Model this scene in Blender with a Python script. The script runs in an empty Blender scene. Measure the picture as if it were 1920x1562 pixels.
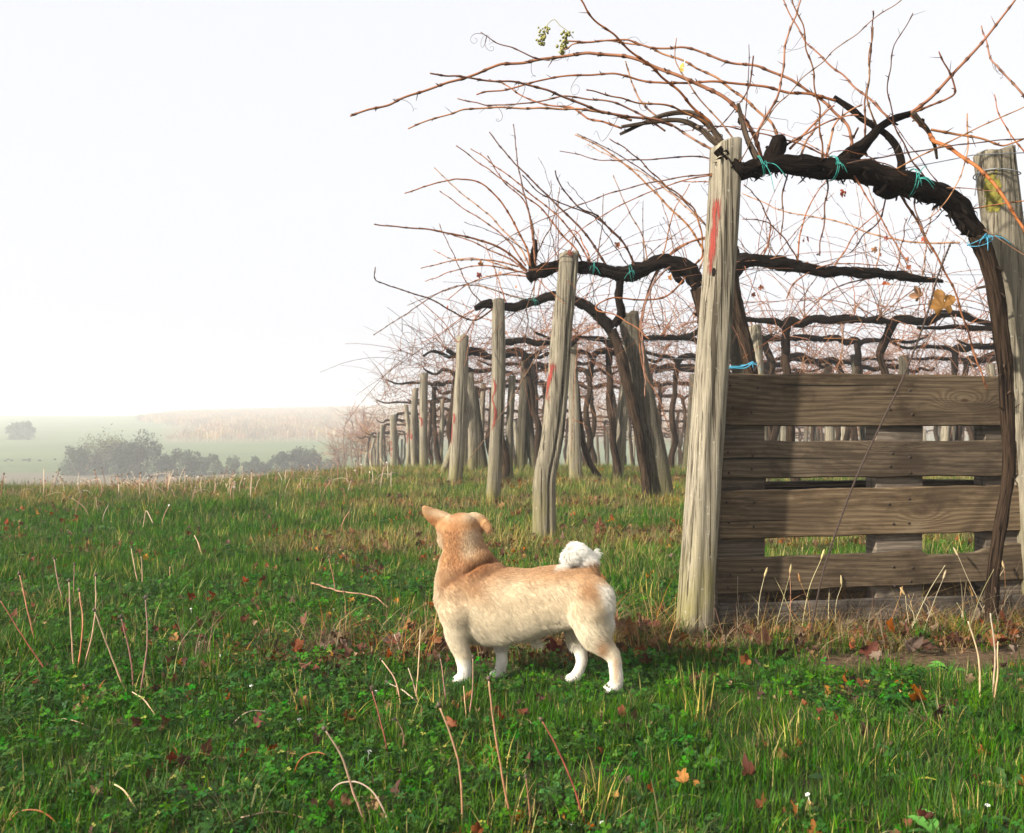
import bpy, bmesh, math, random
import numpy as np
from mathutils import Vector, Matrix, Euler

random.seed(7)
RNG = np.random.default_rng(11)
scene = bpy.context.scene
COL = scene.collection
rad = math.radians

# ------------------------------------------------------------------ camera
EYE = 0.85                       # eye height above the meadow
FPX = 1870.0                     # focal length in photo pixels (1920 wide)
CX, CY = 960.0, 781.0
cam_d = bpy.data.cameras.new('camera')
cam_d.sensor_width = 36.0
cam_d.lens = FPX / 1920.0 * 36.0
cam_d.clip_start = 0.05
cam_d.clip_end = 3000.0
cam = bpy.data.objects.new('camera', cam_d)
cam.location = (0, 0, EYE)
cam.rotation_euler = (rad(90), 0, 0)
COL.objects.link(cam)
scene.camera = cam
cam_d.dof.use_dof = True
cam_d.dof.focus_distance = 3.7
cam_d.dof.aperture_fstop = 9.0

# ------------------------------------------------------------------ world, sun, exposure
SUN_EL = rad(27.0)
SUN_DIR = Vector((-0.86, -0.51, 0)).normalized() * math.cos(SUN_EL) + Vector((0, 0, math.sin(SUN_EL)))
world = bpy.data.worlds.new('World')
scene.world = world
world.use_nodes = True
wn, wl = world.node_tree.nodes, world.node_tree.links
wn.clear()
w_out = wn.new('ShaderNodeOutputWorld')
w_bg = wn.new('ShaderNodeBackground')
w_sky = wn.new('ShaderNodeTexSky')
w_sky.sky_type = 'NISHITA'
w_sky.sun_disc = False
w_sky.sun_elevation = SUN_EL
w_sky.sun_rotation = math.atan2(SUN_DIR.x, SUN_DIR.y)
w_sky.dust_density = 6.0
w_sky.air_density = 1.0
w_hsv = wn.new('ShaderNodeHueSaturation')
w_hsv.inputs['Saturation'].default_value = 0.25
w_mix = wn.new('ShaderNodeMixRGB')          # fog: the sky is white cloud, thinly blue behind it
w_mix.inputs['Fac'].default_value = 0.80
w_mix.inputs['Color2'].default_value = (5.05, 5.08, 5.3, 1)
wl.new(w_sky.outputs[0], w_hsv.inputs['Color'])
wl.new(w_hsv.outputs[0], w_mix.inputs['Color1'])
wl.new(w_mix.outputs[0], w_bg.inputs['Color'])
w_bg.inputs['Strength'].default_value = 0.10
wl.new(w_bg.outputs[0], w_out.inputs['Surface'])

sun_d = bpy.data.lights.new('sun', 'SUN')
sun_d.energy = 5.0
sun_d.angle = rad(1.6)
sun_d.color = (1.0, 0.935, 0.82)
sun = bpy.data.objects.new('sun', sun_d)
sun.rotation_euler = (-SUN_DIR).to_track_quat('-Z', 'Y').to_euler()
COL.objects.link(sun)

scene.view_settings.view_transform = 'Standard'
scene.view_settings.look = 'None'
scene.view_settings.exposure = 1.06
scene.view_settings.gamma = 1.0
scene.view_settings.use_curve_mapping = False
scene.render.engine = 'CYCLES'
scene.cycles.max_bounces = 6
scene.cycles.diffuse_bounces = 3
scene.cycles.glossy_bounces = 2
scene.cycles.transmission_bounces = 3
scene.cycles.transparent_max_bounces = 8
scene.cycles.volume_bounces = 1
scene.cycles.use_denoising = True
scene.cycles.denoiser = 'OPENIMAGEDENOISE'
scene.cycles.use_adaptive_sampling = True
scene.cycles.adaptive_threshold = 0.012

# ------------------------------------------------------------------ small maths
def sstep(a, b, x):
    t = np.clip((np.asarray(x, float) - a) / (b - a), 0, 1)
    return t * t * (3 - 2 * t)

def _hash(i, j, k, seed):
    h = (i * 374761393 + j * 668265263 + k * 2147483647 + seed * 1274126177) & 0xffffffff
    h = ((h ^ (h >> 13)) * 1274126177) & 0xffffffff
    h = (h ^ (h >> 16)) & 0xffffffff
    return h / 2147483647.5 - 1.0

def vnoise(P, seed=0):
    P = np.atleast_2d(np.asarray(P, float))
    I = np.floor(P).astype(np.int64)
    F = P - I
    F = F * F * (3 - 2 * F)
    r = 0
    for dx in (0, 1):
        for dy in (0, 1):
            for dz in (0, 1):
                w = (F[:, 0] if dx else 1 - F[:, 0]) * (F[:, 1] if dy else 1 - F[:, 1]) * (F[:, 2] if dz else 1 - F[:, 2])
                r = r + w * _hash(I[:, 0] + dx, I[:, 1] + dy, I[:, 2] + dz, seed)
    return r

def noise2(x, y, s=1.0, seed=0):
    x = np.asarray(x, float); y = np.asarray(y, float)
    return vnoise(np.stack([np.ravel(x) * s, np.ravel(y) * s, np.full(x.size, 0.37)], 1), seed).reshape(x.shape)

# ------------------------------------------------------------------ terrain height
_YL = np.array([-60, 0, 7, 10, 13, 16, 20, 26, 34, 44, 60, 80, 110, 150, 220, 320, 430, 540, 650, 1300.])
_ZL = np.array([0, 0, 0, -.04, -.155, -.34, -.70, -1.32, -2.2, -3.2, -4.4, -5.3, -5.8, -5.75, -4.7, -2.2, 0.7, 1.5, 1.5, -6.])
_ZR = np.array([0, 0, 0, 0, 0.0, -.045, -.26, -.60, -1.06, -1.65, -2.6, -3.8, -5.2, -5.4, -4.2, -0.9, 2.8, 4.4, 4.4, -5.])
_yf = np.linspace(-60, 1300, 13601)
def _smooth(z):
    f = np.interp(_yf, _YL, z)
    k = np.hanning(31); k /= k.sum()
    f1 = np.convolve(np.pad(f, 15, 'edge'), k, 'valid')
    k = np.hanning(201); k /= k.sum()
    f2 = np.convolve(np.pad(f, 100, 'edge'), k, 'valid')
    w = sstep(26, 60, _yf)
    return f1 * (1 - w) + f2 * w
_zl, _zr = _smooth(_ZL), _smooth(_ZR)
def gz(x, y):
    x = np.asarray(x, float); y = np.asarray(y, float)
    a = np.interp(y, _yf, _zl); b = np.interp(y, _yf, _zr)
    k = x / np.maximum(np.abs(y), 4.0)
    w = sstep(-0.42, -0.10, k)
    z = a * (1 - w) + b * w
    z = z + 0.012 * noise2(x, y, 1.7, 3) * sstep(60, 30, y) + 0.006 * noise2(x, y, 5.0, 4) * sstep(30, 15, y)
    return z
def gz1(x, y):
    return float(gz(np.array([x]), np.array([y]))[0])

def at(px, py, Y):
    """point at depth Y seen at photo pixel"""
    return np.array([(px - CX) / FPX * Y, Y, EYE - (py - CY) / FPX * Y])
def gp(px, py):
    """ground point under a photo pixel"""
    Y = 1.2
    while Y < 80:
        p = at(px, py, Y)
        if p[2] <= gz1(p[0], p[1]):
            break
        Y += 0.02
    return np.array([p[0], p[1], gz1(p[0], p[1])])

# rows of the vineyard: row ends lie on one line, rows run off to the right
UA = rad(8.8)
U = np.array([math.cos(UA), math.sin(UA), 0])
W = np.array([-math.sin(UA), math.cos(UA), 0])
E1 = gp(1302, 1200); E2 = gp(1020, 1015); E3 = gp(922, 947)
ROWY = [E1[1], E2[1], E3[1], 12.5, 15.1, 17.9, 20.5, 23.4, 26.4, 29.4, 32.6, 36.0, 39.6, 43.4, 47.5]
ROWE = []
for i, y in enumerate(ROWY):
    if i < 3:
        e = (E1, E2, E3)[i]
    else:
        x = 655 + 2420.0 / y
        X = (x - CX) / FPX * y
        e = np.array([X, y, gz1(X, y)])
    ROWE.append(e)
def row_depth(i, px):
    k = (px - CX) / FPX
    e = ROWE[i]
    t = (k * e[1] - e[0]) / (U[0] - k * U[1])
    return e[1] + t * U[1]
ORD = ['front', 'second', 'third', 'fourth', 'fifth', 'sixth', 'seventh', 'eighth', 'ninth', 'tenth', 'eleventh', 'twelfth', 'thirteenth', 'fourteenth', 'fifteenth', 'sixteenth', 'seventeenth', 'eighteenth', 'nineteenth', 'twentieth']

# ------------------------------------------------------------------ object helpers
def tag(o, label=None, cat=None, group=None, kind=None):
    if label: o['label'] = label
    if cat: o['category'] = cat
    if group: o['group'] = group
    if kind: o['kind'] = kind
    return o

def empty(name, loc=(0, 0, 0), rz=0.0):
    o = bpy.data.objects.new(name, None)
    o.empty_display_size = 0.1
    o.location = [float(c) for c in loc]
    o.rotation_euler = (0, 0, rz)
    COL.objects.link(o)
    return o

def mesh_data(name, V, F, mat=None, smooth=True, uv=None, col=None):
    V = np.asarray(V, float)
    me = bpy.data.meshes.new(name)
    if isinstance(F, np.ndarray):
        n, k = F.shape
        me.vertices.add(len(V)); me.vertices.foreach_set('co', V.ravel())
        me.loops.add(n * k); me.loops.foreach_set('vertex_index', F.astype(np.int32).ravel())
        me.polygons.add(n)
        me.polygons.foreach_set('loop_start', np.arange(0, n * k, k, dtype=np.int32))
        me.polygons.foreach_set('loop_total', np.full(n, k, np.int32))
        me.update(calc_edges=True)
    else:
        me.from_pydata(V.tolist(), [], F)
    if smooth:
        me.polygons.foreach_set('use_smooth', np.ones(len(me.polygons), bool))
    if uv is not None:
        L = me.uv_layers.new(name='UVMap')
        vi = np.empty(len(me.loops), np.int32); me.loops.foreach_get('vertex_index', vi)
        L.data.foreach_set('uv', np.asarray(uv, np.float32)[vi].ravel())
    if col is not None:
        c = np.ones((len(V), 4), np.float32); c[:, :3] = col
        A = me.color_attributes.new('col', 'FLOAT_COLOR', 'POINT')
        A.data.foreach_set('color', c.ravel())
    if mat is not None:
        me.materials.append(mat)
    return me

def link(name, me, parent=None, loc=None):
    o = bpy.data.objects.new(name, me)
    if loc is not None: o.location = [float(c) for c in loc]
    if parent is not None: o.parent = parent
    COL.objects.link(o)
    return o

def mk(name, V, F, mat, parent=None, origin=None, smooth=True, uv=None, col=None):
    """mesh in world coordinates; origin moves the object's pivot there (or parent's location)"""
    V = np.asarray(V, float)
    if parent is not None:
        q = parent
        while q is not None:
            V = V - np.array(q.location); q = q.parent
        return link(name, mesh_data(name, V, F, mat, smooth, uv, col), parent)
    if origin is None:
        origin = np.array([V[:, 0].mean(), V[:, 1].mean(), V[:, 2].min()])
    return link(name, mesh_data(name, V - np.asarray(origin), F, mat, smooth, uv, col), None, origin)

class MB:
    """collects pieces into one mesh"""
    def __init__(s): s.V = []; s.F = []; s.UV = []; s.C = []; s.n = 0
    def add(s, V, F, UV=None, C=None):
        V = np.asarray(V, float)
        s.V.append(V); s.F.extend([tuple(int(i) + s.n for i in f) for f in F]); s.n += len(V)
        s.UV.append(np.zeros((len(V), 2)) if UV is None else np.asarray(UV, float))
        s.C.append(np.ones((len(V), 3)) if C is None else np.broadcast_to(np.asarray(C, float), (len(V), 3)))
    def tube(s, *a, C=None, **k):
        V, F, UV = tube(*a, **k); s.add(V, F, UV, C)
    def get(s): return np.concatenate(s.V), s.F, np.concatenate(s.UV), np.concatenate(s.C)
    def build(s, name, mat, parent=None, origin=None, smooth=True):
        V, F, UV, C = s.get()
        return mk(name, V, F, mat, parent, origin, smooth, UV, C)
    def data(s, name, mat, smooth=True):
        V, F, UV, C = s.get()
        return mesh_data(name, V, F, mat, smooth, UV, C)

def resample(P, R, step):
    P = np.asarray(P, float); R = np.asarray(R, float) if np.ndim(R) else np.full(len(P), float(R))
    n = len(P)
    Q = np.vstack([2 * P[0] - P[1], P, 2 * P[-1] - P[-2]])
    out, ro = [], []
    for i in range(n - 1):
        p0, p1, p2, p3 = Q[i], Q[i + 1], Q[i + 2], Q[i + 3]
        m = max(1, int(math.ceil(np.linalg.norm(p2 - p1) / step)))
        t = (np.arange(m) / m)[:, None]
        out.append(0.5 * ((2 * p1) + (-p0 + p2) * t + (2 * p0 - 5 * p1 + 4 * p2 - p3) * t ** 2 + (-p0 + 3 * p1 - 3 * p2 + p3) * t ** 3))
        ro.append(R[i] + (R[i + 1] - R[i]) * t[:, 0])
    out.append(P[-1:]); ro.append(R[-1:])
    return np.concatenate(out), np.concatenate(ro)

def frames(P):
    T = np.gradient(P, axis=0)
    T /= np.maximum(np.linalg.norm(T, axis=1, keepdims=True), 1e-9)
    N = np.zeros_like(T)
    a = np.array([0, 0, 1.0]) if abs(T[0, 2]) < 0.9 else np.array([1.0, 0, 0])
    n = np.cross(T[0], a); n /= np.linalg.norm(n)
    for i in range(len(T)):
        n = n - T[i] * n.dot(T[i]); n /= max(np.linalg.norm(n), 1e-9)
        N[i] = n
    return T, N, np.cross(T, N)

def tube(P, R, sides=8, step=None, amp=0.0, nscale=20.0, seed=0, nodes=0.0, node_amp=0.6):
    if step: P, R = resample(P, R, step)
    else:
        P = np.asarray(P, float); R = np.asarray(R, float) if np.ndim(R) else np.full(len(P), float(R))
    s = np.concatenate([[0], np.cumsum(np.linalg.norm(np.diff(P, axis=0), axis=1))])
    R = R.copy()
    if nodes:
        d = (s + nodes * .4) % nodes; d = np.minimum(d, nodes - d)
        R *= 1 + node_amp * np.exp(-(d / 0.007) ** 2)
    T, N, B = frames(P)
    th = np.arange(sides) / sides * 2 * math.pi
    c, sn = np.cos(th), np.sin(th)
    D = N[:, None, :] * c[None, :, None] + B[:, None, :] * sn[None, :, None]
    rr = np.repeat(R[:, None], sides, 1)
    if amp:
        Q = np.stack([np.repeat(c[None], len(P), 0) * 1.3, np.repeat(sn[None], len(P), 0) * 1.3, np.repeat((s * nscale)[:, None], sides, 1)], 2).reshape(-1, 3)
        nz = vnoise(Q, seed) + 0.5 * vnoise(Q * np.array([3.1, 3.1, 0.7]), seed + 1) + .35 * vnoise(Q * np.array([4.5, 4.5, 3.1]), seed + 2)
        rr = rr * (1 + amp * nz.reshape(rr.shape))
    V = (P[:, None, :] + D * rr[:, :, None]).reshape(-1, 3)
    UV = np.stack([np.repeat((th / (2 * math.pi))[None], len(P), 0), np.repeat(s[:, None], sides, 1)], 2).reshape(-1, 2)
    n = len(P)
    i = np.arange(n - 1)[:, None] * sides; j = np.arange(sides)[None]; j2 = (j + 1) % sides
    F = np.stack([i + j, i + j2, i + sides + j2, i + sides + j], 2).reshape(-1, 4).tolist()
    F.append(list(range(sides))[::-1]); F.append([(n - 1) * sides + q for q in range(sides)])
    return V, F, UV

def box_vf(c, sx, sy, sz):
    V = [(c[0] + a * sx / 2, c[1] + b * sy / 2, c[2] + d * sz / 2) for a in (-1, 1) for b in (-1, 1) for d in (-1, 1)]
    return V, [(0, 1, 3, 2), (4, 6, 7, 5), (0, 4, 5, 1), (2, 3, 7, 6), (0, 2, 6, 4), (1, 5, 7, 3)]

# ------------------------------------------------------------------ materials
class G:
    """tiny node-graph writer"""
    def __init__(s, name):
        s.m = bpy.data.materials.new(name); s.m.use_nodes = True
        s.t = s.m.node_tree; s.n = s.t.nodes; s.n.clear()
        s.out = s.n.new('ShaderNodeOutputMaterial')
    def node(s, typ, **k):
        x = s.n.new(typ)
        for a, v in k.items(): setattr(x, a, v)
        return x
    def put(s, v, sock):
        if v is None: return
        if hasattr(v, 'is_output'): s.t.links.new(v, sock)
        elif isinstance(v, (tuple, list)) and sock.type == 'RGBA' and len(v) == 3: sock.default_value = (*v, 1)
        else: sock.default_value = v
    def coord(s, which='Object'): return s.node('ShaderNodeTexCoord').outputs[which]
    def mapv(s, v, scale=(1, 1, 1), loc=(0, 0, 0)):
        x = s.node('ShaderNodeMapping'); s.put(v, x.inputs[0]); x.inputs['Scale'].default_value = scale; s.put(loc, x.inputs['Location']); return x.outputs[0]
    def noise(s, v, scale=5, detail=4, rough=.55, dist=0, out='Fac'):
        x = s.node('ShaderNodeTexNoise'); s.put(v, x.inputs['Vector']); x.inputs['Scale'].default_value = scale
        x.inputs['Detail'].default_value = detail; x.inputs['Roughness'].default_value = rough; x.inputs['Distortion'].default_value = dist
        return x.outputs[out]
    def voro(s, v, scale=5, feature='F1', out='Distance'):
        x = s.node('ShaderNodeTexVoronoi', feature=feature); s.put(v, x.inputs['Vector']); x.inputs['Scale'].default_value = scale; return x.outputs[out]
    def ramp(s, f, stops):
        x = s.node('ShaderNodeValToRGB'); s.put(f, x.inputs[0]); e = x.color_ramp.elements
        while len(e) < len(stops): e.new(0.5)
        for q, (p, c) in zip(e, stops):
            q.position = p; q.color = (*c, 1) if len(c) == 3 else c
        return x.outputs[0]
    def mix(s, f, a, b, mode='MIX'):
        x = s.node('ShaderNodeMixRGB', blend_type=mode); s.put(f, x.inputs[0]); s.put(a, x.inputs[1]); s.put(b, x.inputs[2]); return x.outputs[0]
    def math(s, op, a, b=0.0, c=0.0, clamp=False):
        x = s.node('ShaderNodeMath', operation=op, use_clamp=clamp); s.put(a, x.inputs[0]); s.put(b, x.inputs[1]); s.put(c, x.inputs[2]); return x.outputs[0]
    def rng(s, v, a, b, c=0., d=1.):
        x = s.node('ShaderNodeMapRange', interpolation_type='SMOOTHSTEP'); s.put(v, x.inputs[0])
        for i, q in enumerate((a, b, c, d)): x.inputs[1 + i].default_value = q
        return x.outputs[0]
    def attr(s, name, out='Color'): return s.node('ShaderNodeAttribute', attribute_name=name).outputs[out]
    def rand(s): return s.node('ShaderNodeObjectInfo').outputs['Random']
    def xyz(s, v):
        x = s.node('ShaderNodeSeparateXYZ'); s.put(v, x.inputs[0]); return x.outputs
    def comb(s, a, b, c):
        x = s.node('ShaderNodeCombineXYZ'); s.put(a, x.inputs[0]); s.put(b, x.inputs[1]); s.put(c, x.inputs[2]); return x.outputs[0]
    def hsv(s, col, h=.5, sat=1., v=1.):
        x = s.node('ShaderNodeHueSaturation'); s.put(h, x.inputs[0]); s.put(sat, x.inputs[1]); s.put(v, x.inputs[2]); s.put(col, x.inputs[4]); return x.outputs[0]
    def bump(s, h, strength=.5, dist=.01):
        x = s.node('ShaderNodeBump'); s.put(h, x.inputs['Height']); x.inputs['Strength'].default_value = strength; x.inputs['Distance'].default_value = dist; return x.outputs[0]
    def bsdf(s, col, rough=.8, spec=.3, normal=None):
        x = s.node('ShaderNodeBsdfPrincipled'); s.put(col, x.inputs['Base Color']); s.put(rough, x.inputs['Roughness'])
        x.inputs['Specular IOR Level'].default_value = spec
        if normal is not None: s.put(normal, x.inputs['Normal'])
        return x.outputs[0]
    def done(s, sh): s.t.links.new(sh, s.out.inputs['Surface']); return s.m

def m_plain(name, col, rough=.6, spec=.3, var=.12, nscale=40):
    g = G(name); n = g.noise(g.coord(), nscale, 3)
    c = g.hsv(col, .5, 1., g.math('MULTIPLY_ADD', n, var * 2, 1 - var))
    return g.done(g.bsdf(c, rough, spec))

def m_post(name, light, dark, green, seam=.5):
    g = G(name); o = g.coord(); r = g.rand()
    off = g.comb(g.math('MULTIPLY', r, 37.), g.math('MULTIPLY', r, 11.), g.math('MULTIPLY', r, 23.))
    v = g.node('ShaderNodeVectorMath', operation='ADD'); g.put(o, v.inputs[0]); g.put(off, v.inputs[1]); v = v.outputs[0]
    fib = g.noise(g.mapv(v, (95, 95, 2.2)), 1, 6, .65)
    wide = g.noise(g.mapv(v, (14, 14, 1.6)), 1, 4, .6, .4)
    blot = g.noise(g.mapv(v, (7, 7, 4)), 1, 5, .65)
    fine = g.noise(g.mapv(v, (260, 260, 9)), 1, 4, .7)
    c = g.ramp(fib, [(.36, dark), (.48, [a * .66 for a in light]), (.63, light)])
    c = g.mix(g.math('MULTIPLY', g.rng(fine, .50, .72), .6), c, [a * .30 for a in light])
    c = g.mix(g.rng(wide, .48, .68), c, [a * .55 for a in light])
    z = g.xyz(o)[2]
    base = g.math('MULTIPLY', g.rng(z, .75, .05), g.rng(blot, .32, .62))
    c = g.mix(g.math('MULTIPLY', base, .85), c, green)
    c = g.mix(g.math('MULTIPLY', g.rng(blot, .60, .72), .5), c, [a * .35 for a in light])
    crack = g.rng(g.noise(g.mapv(v, (42, 42, 1.1)), 1, 3, .5), .63, .67)
    c = g.mix(g.math('MULTIPLY', crack, .8), c, (.03, .022, .015))
    lich = g.rng(g.noise(v, 60, 3), .66, .72)
    c = g.mix(g.math('MULTIPLY', lich, .4), c, (.42, .42, .35))
    c = g.hsv(c, .5, 1., g.math('MULTIPLY_ADD', r, .35, .75))
    h = g.math('SUBTRACT', g.math('ADD', g.math('MULTIPLY', fib, .7), wide), g.math('MULTIPLY', crack, 1.2))
    return g.done(g.bsdf(c, .92, .06, g.bump(g.math('ADD', h, g.math('MULTIPLY', fine, .5)), .9, .007)))

def m_bark(name, dark, light, scale=1.0):
    g = G(name); uv = g.coord('UV'); r = g.rand()
    x = g.xyz(uv)
    ang = g.math('MULTIPLY', x[0], 6.2832)
    v = g.comb(g.math('MULTIPLY', g.math('COSINE', ang), 1.), g.math('MULTIPLY', g.math('SINE', ang), 1.), g.math('ADD', x[1], g.math('MULTIPLY', r, 40.)))
    fib = g.noise(g.mapv(v, (5.5 * scale, 5.5 * scale, 7)), 1, 6, .7, .6)
    strip = g.noise(g.mapv(v, (2.4 * scale, 2.4 * scale, 4)), 1, 4, .6, .8)
    c = g.ramp(fib, [(.3, dark), (.52, [a * .5 + b * .5 for a, b in zip(dark, light)]), (.72, light)])
    c = g.mix(g.rng(strip, .5, .62), c, dark)
    return g.done(g.bsdf(c, .95, .04, g.bump(g.math('ADD', fib, strip), 1.0, .012)))

def m_cane(name):
    g = G(name); uv = g.coord('UV'); r = g.rand(); x = g.xyz(uv)
    col = g.attr('col')
    v = g.comb(g.math('MULTIPLY', x[0], 4.), g.math('MULTIPLY', x[1], 9.), g.math('MULTIPLY', r, 50.))
    n = g.noise(v, 1, 4, .6); fib = g.noise(g.comb(g.math('MULTIPLY', x[0], 40.), g.math('MULTIPLY', x[1], 6.), r), 1, 2)
    c = g.hsv(col, .5, g.math('MULTIPLY_ADD', r, .3, .85), g.math('MULTIPLY_ADD', n, 1.2, .4))
    c = g.mix(g.math('MULTIPLY', g.rng(fib, .5, .7), .35), c, (.05, .025, .015))
    return g.done(g.bsdf(c, .6, .2, g.bump(fib, .3, .001)))

def m_leafy(name, trans=.35, rough=.5, spec=.35, hvar=.03, vvar=.45, svar=.2, base=None):
    """thin foliage: colour from the mesh attribute, varied from plant to plant"""
    g = G(name); r = g.rand()
    col = g.attr('col') if base is None else base
    r2 = g.math('FRACT', g.math('MULTIPLY', r, 17.31))
    c = g.hsv(col, g.math('MULTIPLY_ADD', r, hvar * 2, .5 - hvar), g.math('MULTIPLY_ADD', r2, svar * 2, 1 - svar), g.math('MULTIPLY_ADD', r2, vvar * 2, 1 - vvar))
    p = g.bsdf(c, rough, spec)
    t = g.node('ShaderNodeBsdfTranslucent'); g.put(c, t.inputs[0])
    mx = g.node('ShaderNodeMixShader'); mx.inputs[0].default_value = trans
    g.t.links.new(p, mx.inputs[1]); g.t.links.new(t.outputs[0], mx.inputs[2])
    return g.done(mx.outputs[0])

M = {}
M['post'] = m_post('weathered_post_wood', (.295, .255, .186), (.036, .028, .019), (.17, .15, .05))
M['post_shaded'] = m_post('shaded_post_wood', (.135, .115, .082), (.028, .022, .016), (.11, .10, .04))  # same post wood with shade put into its colour, for interior posts
M['bark'] = m_bark('vine_bark', (.004, .003, .0025), (.024, .016, .012))
M['trunk_bark'] = m_bark('vine_trunk_bark', (.009, .006, .0045), (.085, .054, .034))
M['oldwood'] = m_bark('old_grey_wood', (.03, .02, .014), (.20, .145, .10))
M['cane'] = m_cane('vine_cane')
M['wire'] = m_plain('galvanised_wire', (.20, .21, .22), .4, .6)
M['rust_wire'] = m_plain('rusty_wire', (.045, .028, .02), .7, .3)
M['twine'] = m_plain('turquoise_twine', (.02, .24, .20), .5, .4, .3, 200)
M['twine_blue'] = m_plain('blue_twine', (.05, .27, .40), .5, .4, .3, 200)
M['grass'] = m_leafy('grass_blades', .30, .55, .12, .02, .40, .15)
M['clover'] = m_leafy('clover_leaves', .22, .55, .12, .02, .40, .12)
M['straw'] = m_leafy('dry_grass', .20, .7, .08, .02, .45, .25)
M['stalk'] = m_leafy('dry_stalk', .05, .55, .35, .015, .22, .2)
M['deadleaf'] = m_leafy('dead_leaf', .12, .65, .12, .012, .15, .15)
M['bush'] = m_leafy('bush_leaves', .2, .6, .2, .02, .3, .2)
M['flower'] = m_plain('white_clover_petals', (.82, .82, .74), .6, .2)
M['grape'] = m_plain('shrivelled_grapes', (.20, .19, .05), .5, .4, .6, 120)
def m_paint():
    g = G('red_paint'); o = g.coord()
    n = g.noise(g.mapv(o, (110, 110, 7)), 1, 5, .75)
    e = g.attr('col', 'Fac')
    a = g.rng(g.math('ADD', g.math('MULTIPLY', e, .58), g.math('MULTIPLY', g.math('SUBTRACT', n, .5), 2.6)), .22, .72)
    p = g.bsdf(g.mix(n, (.17, .018, .013), (.25, .05, .035)), .75, .2)
    t = g.node('ShaderNodeBsdfTransparent'); mx = g.node('ShaderNodeMixShader')
    g.put(a, mx.inputs[0]); g.t.links.new(t.outputs[0], mx.inputs[1]); g.t.links.new(p, mx.inputs[2])
    return g.done(mx.outputs[0])
M['paint'] = m_paint()
# ------------------------------------------------------------------ the ground
def row_dry(x, y):
    """0..1: how strongly a spot belongs to the dry strip along a vine row"""
    x = np.asarray(x, float); y = np.asarray(y, float)
    wob = 0.16 * noise2(x, y, 1.3, 21) + .08 * noise2(x, y, 4., 22)
    d = np.zeros_like(x)
    for i, e in enumerate(ROWE[:9]):
        t = (x - e[0]) * U[0] + (y - e[1]) * U[1]
        s = (x - e[0]) * W[0] + (y - e[1]) * W[1]
        wd = .40 if i == 0 else (.75 if i == 1 else .95)
        b = sstep(wd, wd * .35, np.abs(s + wob + (.02 if i == 0 else .1))) * sstep(-2.1 - .25 * i, -.7, t + .5 * noise2(x, y, .9, 23))
        d = np.maximum(d, b)
    return d

def soil_strip(x, y):
    e = ROWE[0]
    t = (x - e[0]) * U[0] + (y - e[1]) * U[1]
    s = (x - e[0]) * W[0] + (y - e[1]) * W[1]
    return sstep(.22, .10, np.abs(s + .44 + .06 * noise2(x, y, 3., 31))) * sstep(.05, .4, t)

def m_ground():
    g = G('meadow_ground'); o = g.coord(); x, y, z = g.xyz(o)
    n1 = g.noise(o, 3.0, 6, .65); n2 = g.noise(o, 38, 4, .6); n3 = g.noise(o, .05, 5, .6)
    soil = g.ramp(n2, [(.3, (.045, .028, .016)), (.6, (.115, .072, .042)), (.8, (.17, .115, .07))])
    turf = g.ramp(n2, [(.3, (.012, .022, .007)), (.7, (.03, .05, .014))])
    near = g.mix(g.rng(n1, .38, .6), turf, g.mix(.45, turf, soil))
    strip = g.attr('col', 'Fac')
    near = g.mix(strip, near, soil)
    far = g.ramp(n3, [(.35, (.055, .085, .028)), (.65, (.085, .12, .04))])
    far = g.mix(g.math('MULTIPLY', g.rng(n1, .3, .7), .35), far, (.10, .11, .045))
    yy = g.math('ADD', y, g.math('MULTIPLY', g.math('SUBTRACT', n3, .5), 14.))
    plough = g.math('MULTIPLY', g.rng(yy, 66, 76), g.rng(yy, 122, 112))
    far = g.mix(g.math('MULTIPLY', plough, .85), far, (.12, .095, .07))
    hill = g.math('MULTIPLY', g.rng(yy, 205, 222), g.rng(g.math('DIVIDE', x, y), -.36, -.33))
    far = g.mix(g.math('MULTIPLY', hill, .7), far, (.16, .12, .07))
    c = g.mix(g.rng(y, 16, 28), near, far)
    return g.done(g.bsdf(c, .95, .1, g.bump(g.math('ADD', n2, n1), .6, .02)))
M['ground'] = m_ground()

ys = [-60, -40, -25, -15, -9, -5, -3]
while ys[-1] < 20: ys.append(ys[-1] + .11)
while ys[-1] < 1270: ys.append(ys[-1] * 1.022)
ys = np.array(ys)
sg = np.linspace(-1, 1, 181)
sg = .30 * sg + .70 * sg ** 3
YY, SS = np.meshgrid(ys, sg, indexing='ij')
XX = SS * (16 + .95 * np.maximum(YY, 0))
ZZ = gz(XX.ravel(), YY.ravel()).reshape(XX.shape)
nr, nc = XX.shape
ii = np.arange(nr - 1)[:, None] * nc; jj = np.arange(nc - 1)[None]
GF = np.stack([ii + jj, ii + jj + 1, ii + nc + jj + 1, ii + nc + jj], 2).reshape(-1, 4)
GV = np.stack([XX.ravel(), YY.ravel(), ZZ.ravel()], 1)
gcol = np.clip(np.maximum(soil_strip(GV[:, 0], GV[:, 1]), .75 * row_dry(GV[:, 0], GV[:, 1])), 0, 1)
ground = link('ground', mesh_data('ground', GV, GF, M['ground'], True, None, np.repeat(gcol[:, None], 3, 1)))
tag(ground, kind='structure')

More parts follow.
